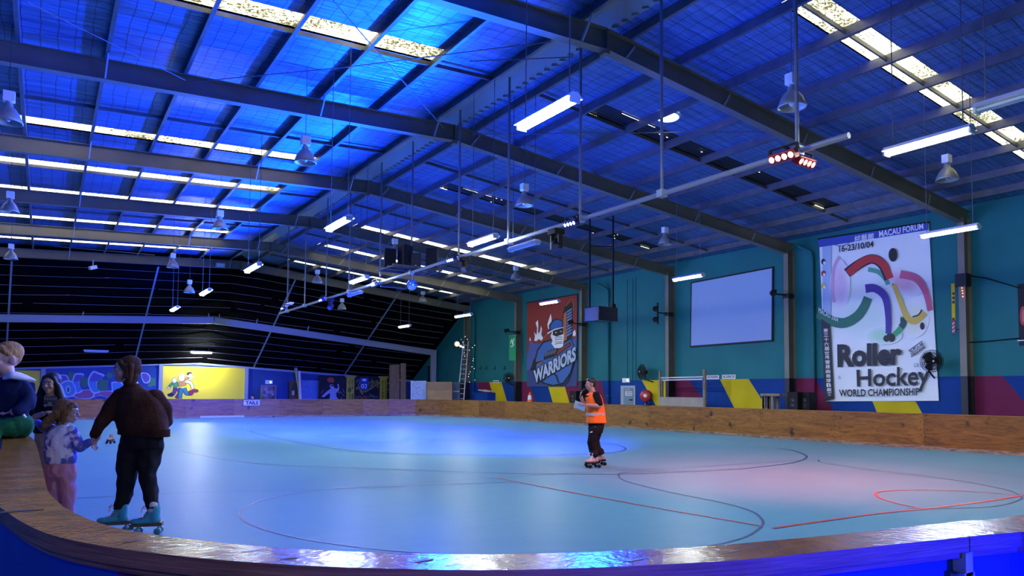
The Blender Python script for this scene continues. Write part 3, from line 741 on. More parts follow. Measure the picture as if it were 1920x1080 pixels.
# wires and tie rods under the roof
for q, lab in (([(50, 3), (347, 150)], 'diagonal bracing rod in the corner of the blue roof slope'), ([(625, 2), (832, 240)], 'diagonal bracing rod running down to the second rafter ridge'),
               ([(367, 153), (640, 127), (1033, 78)], 'long bracing rod crossing under the skylight on the blue roof slope'), ([(880, 115), (1075, 107)], 'short loose cable near the ridge on the first roof bay'),
               ([(887, 252), (1433, 247)], 'thin tie rod from the second rafter towards the red spotlights'), ([(100, 462), (290, 478)], 'thin rod below the fifth rafter on the blue roof slope')):
    P = [on_roof(x, y, .16 + .03 * (len(lab) % 4)) for x, y in q]
    tag(MB().tube(P, .012, 6).build('bracing_rod', M['wire']), lab, 'rod')
# ================================================================ rink barrier
BX, BY, BHGT, CAPZ = 19.11, 36.66, .902, 1.03
def arc(cx, cy, r, a0, a1, n=14):
    return [V((cx + r * math.cos(math.radians(a0 + (a1 - a0) * i / n)), cy + r * math.sin(math.radians(a0 + (a1 - a0) * i / n)), 0)) for i in range(n + 1)]
CORN = 4.6
barrier = thing('rink_barrier', (BX, 15, 0), 'long plywood barrier wall running round the skating rink', 'barrier')
ring = [V((BX, y, 0)) for y in np.linspace(-.5, BY - CORN, 14)] + arc(BX - CORN, BY - CORN, CORN, 0, 90, 5)[1:] + [V((x, BY, 0)) for x in np.linspace(BX - CORN, -5.5, 10)][1:]
def out_n(a, b): d = (b - a).normalized(); return V((d.y, -d.x, 0))      # away from the rink
M['hole'] = mat('screw_hole', (.02, .012, .008), .8)
M['kick'] = wood_material('scuffed_kick_rail', (.10, .05, .03), (.34, .24, .18), .6, (1.5, 1.5, 8), .4)
plys = [M['ply'], wood_material('barrier_plywood_dark', (.10, .036, .007), (.25, .10, .016), .42, (.8, .8, 6), .25), wood_material('barrier_plywood_pale', (.155, .064, .012), (.34, .16, .028), .42, (1.0, 1.0, 8), .25)]
rr = random.Random(11)
for a, b in zip(ring[:-1], ring[1:]):
    n = out_n(a, b); t = (b - a).normalized(); L = (b - a).length; mb = MB(); k = 1 if L < 2.7 else 1
    mb.plate([a + t * .004, b - t * .004, b - t * .004 + V((0, 0, BHGT)), a + t * .004 + V((0, 0, BHGT))], n * .05, 0)
    for e, sgn in ((a, 1), (b, -1)):
        for h in (.18, .36, .52, .68, .80):
            if rr.random() < .85: mb.disc(e + t * sgn * (.05 + rr.uniform(-.02, .03)) - n * .002 + V((0, 0, h + rr.uniform(-.03, .03))), -n, .014, 8, 1)
    mb.build('plywood_panel', [plys[0] if rr.random() < .55 else rr.choice(plys), M['hole']], barrier)
    MB().plate([a - n * .015, b - n * .015, b - n * .015 + V((0, 0, .09)), a - n * .015 + V((0, 0, .09))], n * .014).build('kick_rail', M['kick'], barrier)
    MB().plate([a + V((0, 0, BHGT)) - n * .01, b + V((0, 0, BHGT)) - n * .01, b + V((0, 0, BHGT)) + n * .09, a + V((0, 0, BHGT)) + n * .09], V((0, 0, .02))).build('cap_rail', plys[2], barrier)
# near corner with its broad plywood cap
inner_px = [(66, 830), (80, 880), (90, 920), (108, 940), (130, 957), (200, 985), (300, 1004), (420, 1018), (560, 1029), (720, 1036), (960, 1039), (1280, 1027), (1440, 1014), (1620, 997), (1800, 977), (1920, 965)]
inn = spline([V((-.9, 15, CAPZ)), V((-.62, 11, CAPZ)), V((-.30, 8.6, CAPZ)), V((-.10, 7.1, CAPZ))] + [at_z(x, y, CAPZ) for x, y in inner_px] + [V((4.5, .93, CAPZ)), V((8, .9, CAPZ)), V((12, .9, CAPZ))], 4)
nb = thing('corner_barrier', (0.5, 1.6, 0), 'curved near corner barrier with a broad varnished plywood cap', 'barrier')
def offs(pts, d):
    o = []
    for i, p in enumerate(pts):
        t = pts[min(i + 1, len(pts) - 1)] - pts[max(i - 1, 0)]; t.z = 0; t.normalize(); o.append(p + V((t.y, -t.x, 0)) * d)   # d>0: to the right of travel
    return o
CW = [.19 if p.x < .05 else (.15 if p.x < 2.3 else .2) for p in inn]
def offv(pts, ds):
    o = []
    for i, p in enumerate(pts):
        t = pts[min(i + 1, len(pts) - 1)] - pts[max(i - 1, 0)]; t.z = 0; t.normalize(); o.append(p + V((t.y, -t.x, 0)) * ds[i])
    return o
# smooth the widths
for _ in range(6): CW = [CW[0]] + [(CW[i - 1] + CW[i] + CW[i + 1]) / 3 for i in range(1, len(CW) - 1)] + [CW[-1]]
outr = offv(inn, CW)
cut_a = min(range(len(inn)), key=lambda i: (inn[i] - at_z(85, 925, CAPZ)).length)
cut_b = min(range(len(inn)), key=lambda i: (inn[i] - at_z(1700, 988, CAPZ)).length)
def cap(i0, i1):
    mb = MB(); th = .042
    for i in range(i0, i1):
        a, b, c, d = inn[i].copy(), inn[i + 1].copy(), outr[i + 1].copy(), outr[i].copy()
        if i == i1 - 1 and i1 < len(inn) - 1: b += (a - b).normalized() * .004; c += (d - c).normalized() * .004
        dn = V((0, 0, -th)); ch = V((0, 0, -.008)); ins = .008
        mb.poly([a, b, c, d], 0)
        mb.poly([a + dn, d + dn, c + dn, b + dn], 1); mb.poly([a, a + dn, b + dn, b], 1); mb.poly([d, c, c + dn, d + dn], 1)
        if i == i0: mb.poly([a, d, d + dn, a + dn], 1)
        if i == i1 - 1: mb.poly([b, b + dn, c + dn, c], 1)
    o = mb.build('cap_board', [M['cap'], M['plyedge']], nb)
    bm = bmesh.new(); bm.from_mesh(o.data); bmesh.ops.remove_doubles(bm, verts=bm.verts, dist=.0005); bm.to_mesh(o.data); bm.free()
cap(0, cut_a); cap(cut_a, cut_b); cap(cut_b, len(inn) - 1)
# trim layer below the cap and painted outer face
t1 = offv(inn, [w - .012 for w in CW]); t2 = offv(inn, [w - .035 for w in CW]); lo = V((0, 0, 1))
def band(pts, z0, z1, i0, i1, name, m):
    mb = MB()
    for i in range(i0, i1):
        a, b = pts[i], pts[i + 1]; mb.poly([(a.x, a.y, z0), (b.x, b.y, z0), (b.x, b.y, z1), (a.x, a.y, z1)])
    return mb.build(name, m, nb)
band(t1, CAPZ - .060, CAPZ - .042, 0, len(inn) - 1, 'trim_layer', M['plyedge'])
mb = MB()
ia = min(range(len(inn)), key=lambda i: (outr[i] - at_z(128, 1034, CAPZ)).length); ib = min(range(len(inn)), key=lambda i: (outr[i] - at_z(1050, 1067, CAPZ)).length)
for i in range(len(inn) - 1):
    a, b = t2[i], t2[i + 1]; zt, zm = CAPZ - .04, CAPZ - .20
    def q(z0, z1, m): mb.poly([(a.x, a.y, z0), (b.x, b.y, z0), (b.x, b.y, z1), (a.x, a.y, z1)], m)
    if i < ia or i >= ib: q(0, zt, 0)
    else:
        q(zm, zt, 1); q(0, zm, 2)
a, b = t2[ia - 1], t2[ia]
mb.build('painted_face', [M['pblue'], M['pmag'], M['pyel']], nb)
mb = MB()
for i in range(len(inn) - 1):
    a, b = inn[i], inn[i + 1]; mb.poly([(a.x, a.y, 0), (b.x, b.y, 0), (b.x, b.y, CAPZ - .04), (a.x, a.y, CAPZ - .04)])
mb.build('inner_face', M['ply'], nb)
p = outr[cut_b]; p = V((p.x, p.y, 0)); q = t2[cut_b]
MB().box((q.x - .03, q.y - .03, .05), (q.x + .03, q.y + .012, CAPZ - .1)).build('joint_bracket', mat('chipped_bracket', (.25, .3, .55), .5, .3, noise=(20, .9)), nb)
MB().box((q.x - .02, q.y - .03, CAPZ - .11), (q.x + .02, q.y + .02, CAPZ - .045)).build('joint_bolt', M['grey'], nb)
# staples, stains on the cap
stm = mat('cap_stain', (.035, .022, .014), .5); mb = MB()
for x, y, r in ((35, 958, .05), (795, 1050, .022), (540, 1046, .02), (470, 1032, .018), (1190, 1049, .025), (250, 1014, .018)):
    c = at_z(x, y, CAPZ + .0015); mb.poly([c + V((math.cos(2 * PI * k / 9) * r * 1.6 * rr.uniform(.6, 1.1), math.sin(2 * PI * k / 9) * r * .35 * rr.uniform(.6, 1.1), 0)) for k in range(9)])
mb.build('wear_mark', stm, nb)

# ================================================================ flat pictures: shapes traced on the plane they hang on
def text_tris(s, bold=0.0, font=None):
    cu = bpy.data.curves.new('t', 'FONT'); cu.body = s; cu.offset = bold; cu.resolution_u = 3
    o = bpy.data.objects.new('t', cu); C.objects.link(o); dg = bpy.context.evaluated_depsgraph_get()
    me = o.evaluated_get(dg).to_mesh(); vs = [(v.co.x, v.co.y) for v in me.vertices]; fs = [tuple(p.vertices) for p in me.polygons]
    o.evaluated_get(dg).to_mesh_clear(); bpy.data.objects.remove(o); bpy.data.curves.remove(cu)
    if not vs: return [], []
    x0 = min(v[0] for v in vs); x1 = max(v[0] for v in vs); y0 = min(v[1] for v in vs); y1 = max(v[1] for v in vs)
    return [((v[0] - x0) / (x1 - x0 + 1e-9), (v[1] - y0) / (y1 - y0 + 1e-9)) for v in vs], fs
class Pic:
    """a flat picture: polygons in some 2D frame, mapped to a plane; each call is one layer 2 mm nearer"""
    def __init__(s, tf, place, nrm): s.tf = tf; s.place = place; s.n = V(nrm).normalized(); s.k = 0; s.mb = MB(); s.mats = []
    def mi(s, m):
        if m not in s.mats: s.mats.append(m)
        return s.mats.index(m)
    def pt(s, x, y): return s.place(*s.tf(x, y)) + s.n * (.0007 * s.k)
    def up(s): s.k += 1
    def poly(s, pts, m): s.up(); s.mb.poly([s.pt(*p) for p in pts], s.mi(m)); return s
    def oval(s, cx, cy, rx, ry, m, n=20, a=0):
        ca, sa = math.cos(a), math.sin(a)
        return s.poly([(cx + rx * math.cos(2 * PI * i / n) * ca - ry * math.sin(2 * PI * i / n) * sa, cy + rx * math.cos(2 * PI * i / n) * sa + ry * math.sin(2 * PI * i / n) * ca) for i in range(n)], m)
    def stroke(s, pts, w, m, smooth=True):
        s.up(); P = [V((x, y, 0)) for x, y in pts]
        if smooth and len(P) > 2: P = spline(P, 6)
        ws = w if isinstance(w, (list, tuple)) else [w, w]; L = []; Rr = []; n = len(P)
        for i, p in enumerate(P):
            t = (P[min(i + 1, n - 1)] - P[max(i - 1, 0)]).normalized(); ww = ws[0] + (ws[1] - ws[0]) * i / (n - 1); q = V((-t.y, t.x, 0)) * ww / 2; L.append(p + q); Rr.append(p - q)
        for i in range(n - 1): s.mb.poly([s.pt(*v.xy) for v in (L[i], L[i + 1], Rr[i + 1], Rr[i])], s.mi(m))
        return s
    def text(s, t, quad, m, bold=0.0):
        """quad: TL, TR, BR, BL"""
        s.up(); vs, fs = text_tris(t, bold)
        if not vs: return s
        tl, tr, br, bl = [V((*q, 0)) for q in quad]
        f = lambda u, v: (tl * (1 - u) * v + tr * u * v + br * u * (1 - v) + bl * (1 - u) * (1 - v))
        s.mb.add([s.pt(*f(u, v).xy) for u, v in vs], fs, s.mi(m)); return s
    def soft(s, cx, cy, rx, ry, col, base=(.84, .87, .90), n=6, a=0):
        for i in range(n):
            t = (i + 1) / n; c = tuple(b + (q - b) * t * .9 for b, q in zip(base, col)); s.oval(cx, cy, rx * (1.15 - t * .7), ry * (1.15 - t * .7), paint('soft%.2f%.2f%.2f' % c, c), 22, a)
        return s
    def build(s, name, parent):
        return s.mb.build(name, s.mats, parent)
def cloth(name, col, rough=.65): return mat(name, col, rough, bump=(3.5, .5))
def paint(name, col): 
    k = 'paint_' + name
    if k not in M: M[k] = mat(k, col, .55)
    return M[k]
K_ = paint('black', (.01, .01, .014)); W_ = paint('white', (.86, .87, .88)); R_ = paint('red', (.55, .025, .02)); G_ = paint('green', (.02, .17, .10)); B_ = paint('blue', (.03, .06, .36)); Y_ = paint('yellow', (.72, .50, .06))

# --- hockey championship banner
px7 = lambda x, y: (1500 + .3889 * x, 380 + .3889 * y)
bx = 24.62; onb = lambda x, y: at_x(x, y, bx)
c0 = onb(*px7(380, 955)); bn = thing('hanging_banner', (bx + .02, c0.y, c0.z), 'huge white roller hockey championship banner hung on the teal wall', 'banner', 'banners on the side wall')
corners = [(90, 178), (618, 96), (668, 955), (120, 958)]
m = MB(); g = 12; tl, tr, br, bl = [V((*c, 0)) for c in corners]
vs = []; rr = random.Random(2)
for j in range(g + 1):
    for i in range(g + 1):
        u, v = i / g, j / g; q = tl * (1 - u) * (1 - v) + tr * u * (1 - v) + br * u * v + bl * (1 - u) * v
        p = onb(*px7(q.x, q.y)); p.x += .03 + .012 * math.sin(9 * u + 3 * v) + (.02 * math.sin(16 * u) if j == g else 0); vs.append(p)
m.add(vs, [(j * (g + 1) + i, j * (g + 1) + i + 1, (j + 1) * (g + 1) + i + 1, (j + 1) * (g + 1) + i) for j in range(g) for i in range(g)], 0, True)
m.build('cloth', cloth('banner_cloth', (.84, .87, .90)), bn)
p = Pic(px7, onb, (-1, 0, 0)); P_ = paint('pink', (.72, .38, .58)); LB = paint('sky', (.40, .52, .74)); LG = paint('palegreen', (.45, .68, .55)); NB = paint('royal', (.035, .07, .42)); LY = paint('paleyellow', (.70, .70, .52))
p.poly([(108, 190), (150, 180), (148, 560), (110, 540)], LB)
p.soft(300, 560, 150, 100, (.66, .82, .76)).soft(545, 560, 75, 90, (.80, .82, .62)).soft(400, 640, 90, 45, (.45, .78, .55)).soft(195, 400, 48, 120, (.80, .52, .72)).soft(500, 385, 95, 55, (.80, .42, .58), a=.5)
p.poly([(90, 178), (618, 96), (620, 132), (92, 216)], NB)
p.stroke([(140, 205), (180, 200), (230, 175), (300, 165)], 3, B_).stroke([(140, 190), (200, 210), (260, 180)], 3, B_)
p.text('綜藝館', [(264, 160), (358, 145), (358, 176), (264, 194)], W_, .01).text('MACAU FORUM', [(382, 137), (596, 99), (597, 128), (383, 168)], W_, .02)
p.text('16-23/10/04', [(190, 208), (356, 184), (357, 214), (191, 240)], K_, .02)
p.stroke([(168, 480), (158, 420), (165, 320), (190, 262)], [16, 14], P_)
p.stroke([(330, 322), (380, 335), (415, 370), (428, 395)], 22, paint('seagreen', (.10, .36, .25)))
p.stroke([(228, 340), (290, 295), (350, 272), (400, 300), (432, 368)], 46, K_).stroke([(234, 342), (292, 293), (350, 270), (403, 298), (436, 366)], 36, R_)
p.oval(450, 252, 21, 33, K_)
p.stroke([(485, 345), (560, 365), (605, 425), (632, 520)], [40, 26], paint('coral', (.60, .10, .20)))
p.stroke([(505, 550), (498, 590), (465, 630), (430, 650)], [34, 22], paint('leaf', (.05, .40, .16))).stroke([(500, 555), (500, 585), (488, 600)], 30, paint('deepgreen', (.01, .07, .07)))
p.stroke([(90, 530), (150, 568), (215, 580), (275, 550), (310, 505), (330, 458)], [52, 42], G_)
p.text('MACAU 2004', [(93, 505), (186, 555), (186, 577), (91, 530)], W_, .0)
p.stroke([(318, 415), (365, 414), (412, 455), (428, 540), (429, 632)], [42, 27], paint('violet', (.06, .03, .32)))
p.stroke([(450, 392), (485, 485), (512, 548), (548, 575), (602, 548)], 12, K_).stroke([(455, 394), (490, 487), (518, 552), (556, 572), (604, 528)], [20, 34], Y_).stroke([(545, 551), (575, 540), (590, 516)], 7, K_)
p.oval(592, 595, 11, 18, K_).oval(420, 655, 16, 16, K_).oval(445, 652, 17, 20, K_).oval(433, 640, 12, 10, K_)
for yy, mm_ in ((285, K_), (342, R_), (402, Y_)): p.oval(115, yy, 10, 14, mm_, 12).oval(120, yy + 6, 6, 8, W_, 10)
p.poly([(105, 560), (148, 590), (168, 945), (122, 958)], K_)
for i, ch in enumerate('第三十六屆世界雪屐曲棍球B組賽'):
    t = i / 15; x = 116 + 20 * t; y = 607 + 329 * t; p.text(ch, [(x, y), (x + 22, y), (x + 22, y + 18), (x, y + 18)], W_, .012)
p.text('Roller', [(183, 684), (495, 672), (495, 783), (185, 795)], K_, .045)
p.text('Hockey', [(276, 806), (629, 782), (627, 910), (280, 912)], K_, .018)
p.text('WORLD CHAMPIONSHIP', [(192, 901), (580, 893), (580, 929), (194, 936)], K_, .02).text('th', [(188, 832), (200, 832), (200, 852), (188, 852)], B_)
p.text('GR', [(553, 776), (578, 774), (578, 792), (553, 794)], G_)
p.stroke([(527, 715), (594, 667)], 4, K_, False).stroke([(540, 744), (608, 696)], 4, K_, False).text('免費入場', [(530, 716), (594, 673), (600, 686), (536, 729)], K_, .02).text('FREE ENTRANCE', [(537, 729), (602, 686), (607, 695), (541, 739)], K_, .02)
p.build('printed_artwork', bn)
MB().bar(onb(*px7(86, 176)), onb(*px7(622, 94)), .05, .05).build('top_batten', M['blackmat'], bn)

# --- red ice hockey banner
px5 = lambda x, y: (960 + .2778 * x, 500 + .2778 * y)
c0 = onb(*px5(268, 808)); bn = thing('hanging_banner', (bx + .02, c0.y, c0.z), 'red and navy banner of a masked horned hockey player over the word WARRIORS', 'banner', 'banners on the side wall')
m = MB(); m.add([onb(*px5(*q)) + V((.03, 0, 0)) for q in ((102, 246), (440, 189), (436, 808), (98, 810))], [(0, 1, 2, 3)]); m.build('cloth', cloth('banner_cloth_navy', (.05, .07, .20)), bn)
p = Pic(px5, onb, (-1, 0, 0)); MR = paint('maroon', (.30, .028, .022)); HB = paint('midblue', (.04, .13, .42)); FB = paint('flameblue', (.06, .10, .34)); OR = paint('orange', (.55, .16, .05)); CR_ = paint('cream', (.65, .60, .42)); SB = paint('steelblue', (.16, .30, .62))
p.poly([(102, 246), (440, 189), (437, 520), (410, 470), (330, 520), (250, 500), (215, 540), (185, 505), (150, 560), (125, 520), (101, 600)], MR)
p.poly([(101, 600), (112, 560), (122, 498), (150, 520), (200, 515), (220, 540), (330, 520), (437, 480), (436, 640), (100, 700)], FB)
p.poly([(150, 500), (155, 470), (148, 440), (165, 460), (170, 415), (160, 380), (175, 360), (178, 400), (176, 450), (188, 440), (195, 400), (203, 420), (198, 460), (210, 480), (200, 500), (180, 488), (165, 503)], W_)
p.poly([(116, 500), (122, 475), (129, 498)], W_).poly([(410, 468), (412, 440), (425, 425), (431, 450), (428, 468)], W_)
for w, m_ in ((14, K_), (6, OR)): p.stroke([(215, 480), (270, 420), (340, 360), (360, 280), (390, 225), (412, 225), (414, 300)], w, m_)
p.poly([(330, 520), (345, 310), (360, 270), (404, 240), (413, 260), (408, 470), (372, 500)], K_).poly([(336, 515), (350, 318), (368, 300), (370, 490)], OR)
for i in range(9): p.poly([(372, 300 + i * 20), (404, 280 + i * 20), (404, 290 + i * 20), (372, 312 + i * 20)], SB)
p.poly([(150, 640), (170, 560), (210, 505), (260, 490), (330, 520), (400, 480), (425, 540), (430, 620), (400, 720), (350, 790), (280, 806), (210, 790), (160, 740)], K_)
p.poly([(160, 640), (178, 566), (214, 516), (262, 500), (330, 530), (398, 492), (418, 545), (420, 620), (392, 714), (344, 782), (280, 798), (216, 782), (170, 735)], HB)
p.poly([(245, 420), (240, 390), (252, 350), (262, 318), (268, 345), (270, 400), (262, 425)], W_)
p.poly([(255, 440), (250, 395), (275, 360), (310, 350), (345, 365), (348, 420), (300, 430)], K_).poly([(262, 425), (262, 395), (284, 366), (310, 358), (338, 370), (340, 405), (300, 415)], HB).stroke([(240, 452), (290, 424), (350, 412)], 9, W_)
p.poly([(262, 470), (272, 440), (345, 415), (352, 460), (345, 545), (310, 550), (290, 550), (268, 520), (275, 500)], W_).poly([(275, 460), (280, 432), (346, 412), (348, 455), (300, 472)], K_)
p.poly([(288, 445), (305, 440), (302, 450)], CR_).poly([(322, 438), (338, 432), (336, 442)], CR_)
for i in range(4): p.stroke([(292, 482 + i * 14), (318, 474 + i * 14), (342, 478 + i * 13)], 4, K_)
p.stroke([(296, 510), (318, 505), (340, 508)], 10, CR_)
p.poly([(290, 575), (395, 505), (405, 530), (300, 605)], K_).poly([(297, 578), (390, 514), (396, 528), (303, 596)], MR)
for i in range(4): p.oval(236 + i * 19, 598 - i * 6, 13, 36, K_, 14, .5).oval(235 + i * 19, 590 - i * 6, 7, 20, paint('glove', (.12, .12, .16)), 12, .5)
p.stroke([(135, 700), (160, 660), (215, 640)], [26, 16], K_).stroke([(140, 690), (165, 664), (212, 640)], [8, 6], OR).poly([(128, 700), (150, 620), (170, 650), (160, 705)], K_)
p.stroke([(205, 780), (250, 740), (300, 730), (320, 780)], 4, K_).stroke([(290, 720), (330, 800), (380, 770), (418, 640)], 5, K_)
q = [(148, 702), (434, 536), (434, 632), (152, 792)]
off = lambda d, e: [(x + d, y + e) for x, y in q]
for d, e in ((-5, 3), (5, 5), (0, 9), (-4, -5)): p.text('WARRIORS', off(d, e), K_, .09)
p.text('WARRIORS', q, paint('letterblue', (.42, .52, .72)), .045)
p.build('printed_artwork', bn)
MB().bar(onb(*px5(98, 244)), onb(*px5(443, 186)), .04, .04).build('top_batten', M['blackmat'], bn)

# --- projection screen
sx = 24.62; ons = lambda x, y: at_x(x, y, sx); c0 = ons(1371, 650)
sc = thing('projection_screen', (sx + .03, c0.y, c0.z), 'large blank projection screen with a black border on the teal wall', 'screen')
q = [(1294.5, 529), (1449.5, 499), (1448.5, 640), (1293, 651.5)]
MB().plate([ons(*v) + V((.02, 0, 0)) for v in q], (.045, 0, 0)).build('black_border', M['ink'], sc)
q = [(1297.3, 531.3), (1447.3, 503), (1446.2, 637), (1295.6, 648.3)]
MB().add([ons(*v) for v in q], [(0, 1, 2, 3)]).build('screen_surface', mat('screen_fabric', (.20, .21, .23), .7, emit=(.05, .135, .60), estr=.55), sc)  # blue light falling on the fabric is put in as emission

# --- small things on the wall
def wall_box(name, label, cat, px0, py0, px1, py1, depth, m, x=None, parts=None):
    x = x or WX - .01; a = at_x(px0, py1, x); b = at_x(px1, py0, x); o = thing(name, (x, (a.y + b.y) / 2, a.z), label, cat)
    return o, a, b
def sign(px0, py0, px1, py1, label, lines, x=WX - .012, pic=None, name='wall_sign', back=None):
    o, a, b = wall_box(name, label, 'sign', px0, py0, px1, py1, 0, None, x)
    MB().box((x - .006, min(a.y, b.y), a.z), (x + .006, max(a.y, b.y), b.z)).build('board', back or M['whitep'], o)
    p = Pic(lambda u, v: (u, v), lambda u, v: at_x(u, v, x - .008), (-1, 0, 0))
    for t, qd in lines: p.text(t, qd, K_, .03)
    if pic: pic(p)
    if p.mats: p.build('lettering', o)
    return o
sign(1325, 703.4, 1348, 711.4, 'white NO PUSHING sign on the teal wall under the screen', [('NO PUSHING', [(1326.5, 705), (1346.5, 704.3), (1346.5, 708.8), (1326.5, 709.6)])])
sign(1354, 702.3, 1379, 710.8, 'white NO GOING ON sign, right beside the NO PUSHING sign', [('NO GOING ON', [(1355.8, 704.1), (1377, 703.3), (1377, 708.3), (1355.8, 709.2)])])
def bits(p):
    for x in (926, 929, 932): p.oval(x + .4, 715.6, 1.1, 1.4, K_, 10)
sign(924.5, 713, 935, 718.2, 'little white sign with black shapes over the far yellow stripe', [], pic=bits)
# green exit sign and exit door
def exit_sign(x0, y0, x1, y1, label, x=None, y=None):
    f = (lambda u, v: at_x(u, v, x)) if x else (lambda u, v: at_y(u, v, y))
    a, b = f(x0, y1), f(x1, y0); o = thing('exit_sign', (a + b) / 2, label, 'exit sign', 'green exit signs')
    lo = V((min(a.x, b.x), min(a.y, b.y), a.z)); hi = V((max(a.x, b.x), max(a.y, b.y), b.z)); e = V((.04, 0, 0)) if x else V((0, .04, 0))
    MB().box(lo - V((.01, .01, .02)) + e * .2, hi + V((.01, .01, .02)) + e).build('housing', M['white'], o)
    n = (-1, 0, 0) if x else (0, -1, 0); p = Pic(lambda u, v: (u, v), f, n); w, h = x1 - x0, y1 - y0
    p.poly([(x0, y0), (x1, y0), (x1, y1), (x0, y1)], M['exit']); pale = glow('exit_sign_pale', (.45, 1, .70), 1.9) if 'exitp' not in M else M['exitp']; M['exitp'] = pale
    p.poly([(x0 + w * .36, y0 + h * .15), (x0 + w * .5, y0 + h * .15), (x0 + w * .5, y0 + h * .85), (x0 + w * .36, y0 + h * .85)], pale).poly([(x0 + w * .6, y0 + h * .2), (x0 + w * .85, y0 + h * .2), (x0 + w * .85, y0 + h * .8), (x0 + w * .6, y0 + h * .8)], pale)
    p.build('lit_face', o)
exit_sign(1167, 709.5, 1180, 716.5, 'glowing green exit sign over the grey side door', x=WX - .06)
a, b = at_x(1164, 766, WX - .03), at_x(1191, 723, WX - .03)
d0 = struct(MB().box((WX - .04, b.y, 0), (WX - .002, a.y, b.z)).build('door_1', M['grey']), 'grey side exit door in the striped wall', 'door')
MB().box((WX - .06, b.y + .12, 0.02), (WX - .04, a.y - .25, b.z - .12)).build('door_leaf', mat('door_grey', (.16, .24, .33), .5), d0)
MB().box((WX - .09, a.y - .75, b.z - .26), (WX - .06, a.y - .35, b.z - .17)).build('door_closer', M['chrome'], d0)
MB().box((WX - .10, b.y + .17, 1.0), (WX - .06, b.y + .36, 1.06)).build('door_handle', M['blackmat'], d0)
def dl(p):
    for yy in (735.6, 739): 
        for k in range(5): p.poly([(1174 + k * 2.2, yy - .7), (1175.6 + k * 2.2, yy - .7), (1175.6 + k * 2.2, yy + .7), (1174 + k * 2.2, yy + .7)], K_)
sign(1172.5, 733.5, 1185.3, 741.7, 'white notice with two rows of print on the grey side door', [], x=WX - .066, pic=dl)
# wall fans
def cage_fan(c, face, r, label, foot, up_to=None):
    c = V(c); f = V(face).normalized(); o = thing('wall_fan', c, label, 'fan', 'black cage fans')
    mm = f.to_track_quat('Z', 'Y').to_matrix().to_4x4(); mm.translation = c
    cg = MB()
    for k in range(40):
        a = 2 * PI * k / 40; e = V((math.cos(a), math.sin(a), 0)); cg.tube([mm @ (e * r * .16 + V((0, 0, .10))), mm @ (e * r * .7 + V((0, 0, .085))), mm @ (e * r + V((0, 0, 0))), mm @ (e * r * .7 + V((0, 0, -.08))), mm @ (e * r * .2 + V((0, 0, -.09)))], .006, 4)
    for rq, zq in ((r, 0), (r * .75, .08), (r * .45, .095), (r * .75, -.075)):
        cg.tube([mm @ V((rq * math.cos(2 * PI * k / 26), rq * math.sin(2 * PI * k / 26), zq)) for k in range(26)], .008, 5, closed=True)
    cg.build('cage', M['blackmat'], o)
    bl_ = MB()
    for k in range(3):
        a = 2 * PI * k / 3 + .3; pts = []
        for rr_, da, zz_ in ((.14, -.6, .04), (.6, -.85, .06), (.88, -.6, .05), (.92, -.1, .0), (.86, .4, -.05), (.5, .5, -.05), (.14, .5, -.03)): pts.append(mm @ V((r * rr_ * math.cos(a + da), r * rr_ * math.sin(a + da), zz_)))
        bl_.poly(pts)
    bl_.build('blades', mat('fan_blade', (.045, .045, .055), .5, .2), o)
    MB().lathe([(0, .11), (.05, .108), (.06, .09), (.06, -.10), (.09, -.12), (.09, -.28), (0, -.29)], 16, mm).build('motor', M['blackmat'], o)
    MB().disc(mm @ V((0, 0, .112)), f, .035, 12).build('badge', M['white'], o)
    st = MB(); m0 = mm @ V((0, 0, -.2)); st.tube([m0, m0 + V((0, 0, -r * .95)), V(foot)], .028, 8); st.build('bracket', M['blackmat'], o)
p_ = at_x(1747, 677, 24.0); cage_fan(p_, (-.62, -.75, -.05), .36, 'black cage fan in front of the hockey championship banner corner', (WX - .01, p_.y + .25, p_.z - .55))
p_ = at_x(1203, 697, 24.15); cage_fan(p_, (-.95, .25, .05), .38, 'black cage fan above the red hose reel', (WX - .01, p_.y - .25, p_.z - .5))
p_ = at_x(954.5, 709, 24.0); cage_fan(p_, (-.6, -.8, 0), .36, 'black cage fan beside the far painted column', (WX - .01, p_.y + .2, p_.z - .5))
# hose reel
p_ = at_x(1211, 742, WX - .35); o = thing('hose_reel', (WX - .02, p_.y, p_.z - .42), 'red fire hose reel on the yellow stripe beside the wooden gate', 'hose reel')
mm = V((-.85, -.5, 0)).normalized().to_track_quat('Z', 'Y').to_matrix().to_4x4(); mm.translation = p_
MB().lathe([(.06, .10), (.27, .09), (.28, .07), (.27, .05)], 28, mm).build('front_disc', mat('fire_red', (.42, .018, .02), .4), o)
MB().lathe([(.0, .12), (.08, .115), (.09, .10)], 16, mm).build('hub', M['white'], o)
MB().lathe([(.24, .05), (.25, -.08), (.24, -.12), (.10, -.12)], 28, mm).build('coiled_hose', M['blackmat'], o)
MB().lathe([(.06, -.12), (.28, -.12), (.28, -.14), (.06, -.15)], 28, mm).build('rear_disc', mat('fire_red_dark', (.12, .008, .01), .5), o)
MB().tube([p_ + V((0, 0, -.1)), p_ + V((.06, 0, -.45)), (WX - .01, p_.y, p_.z - .42)], .04, 8).build('bracket', M['blackmat'], o)
MB().ball(p_ + V((-.02, 0, -.40)), .05, 10, 6).build('nozzle', M['chrome'], o)
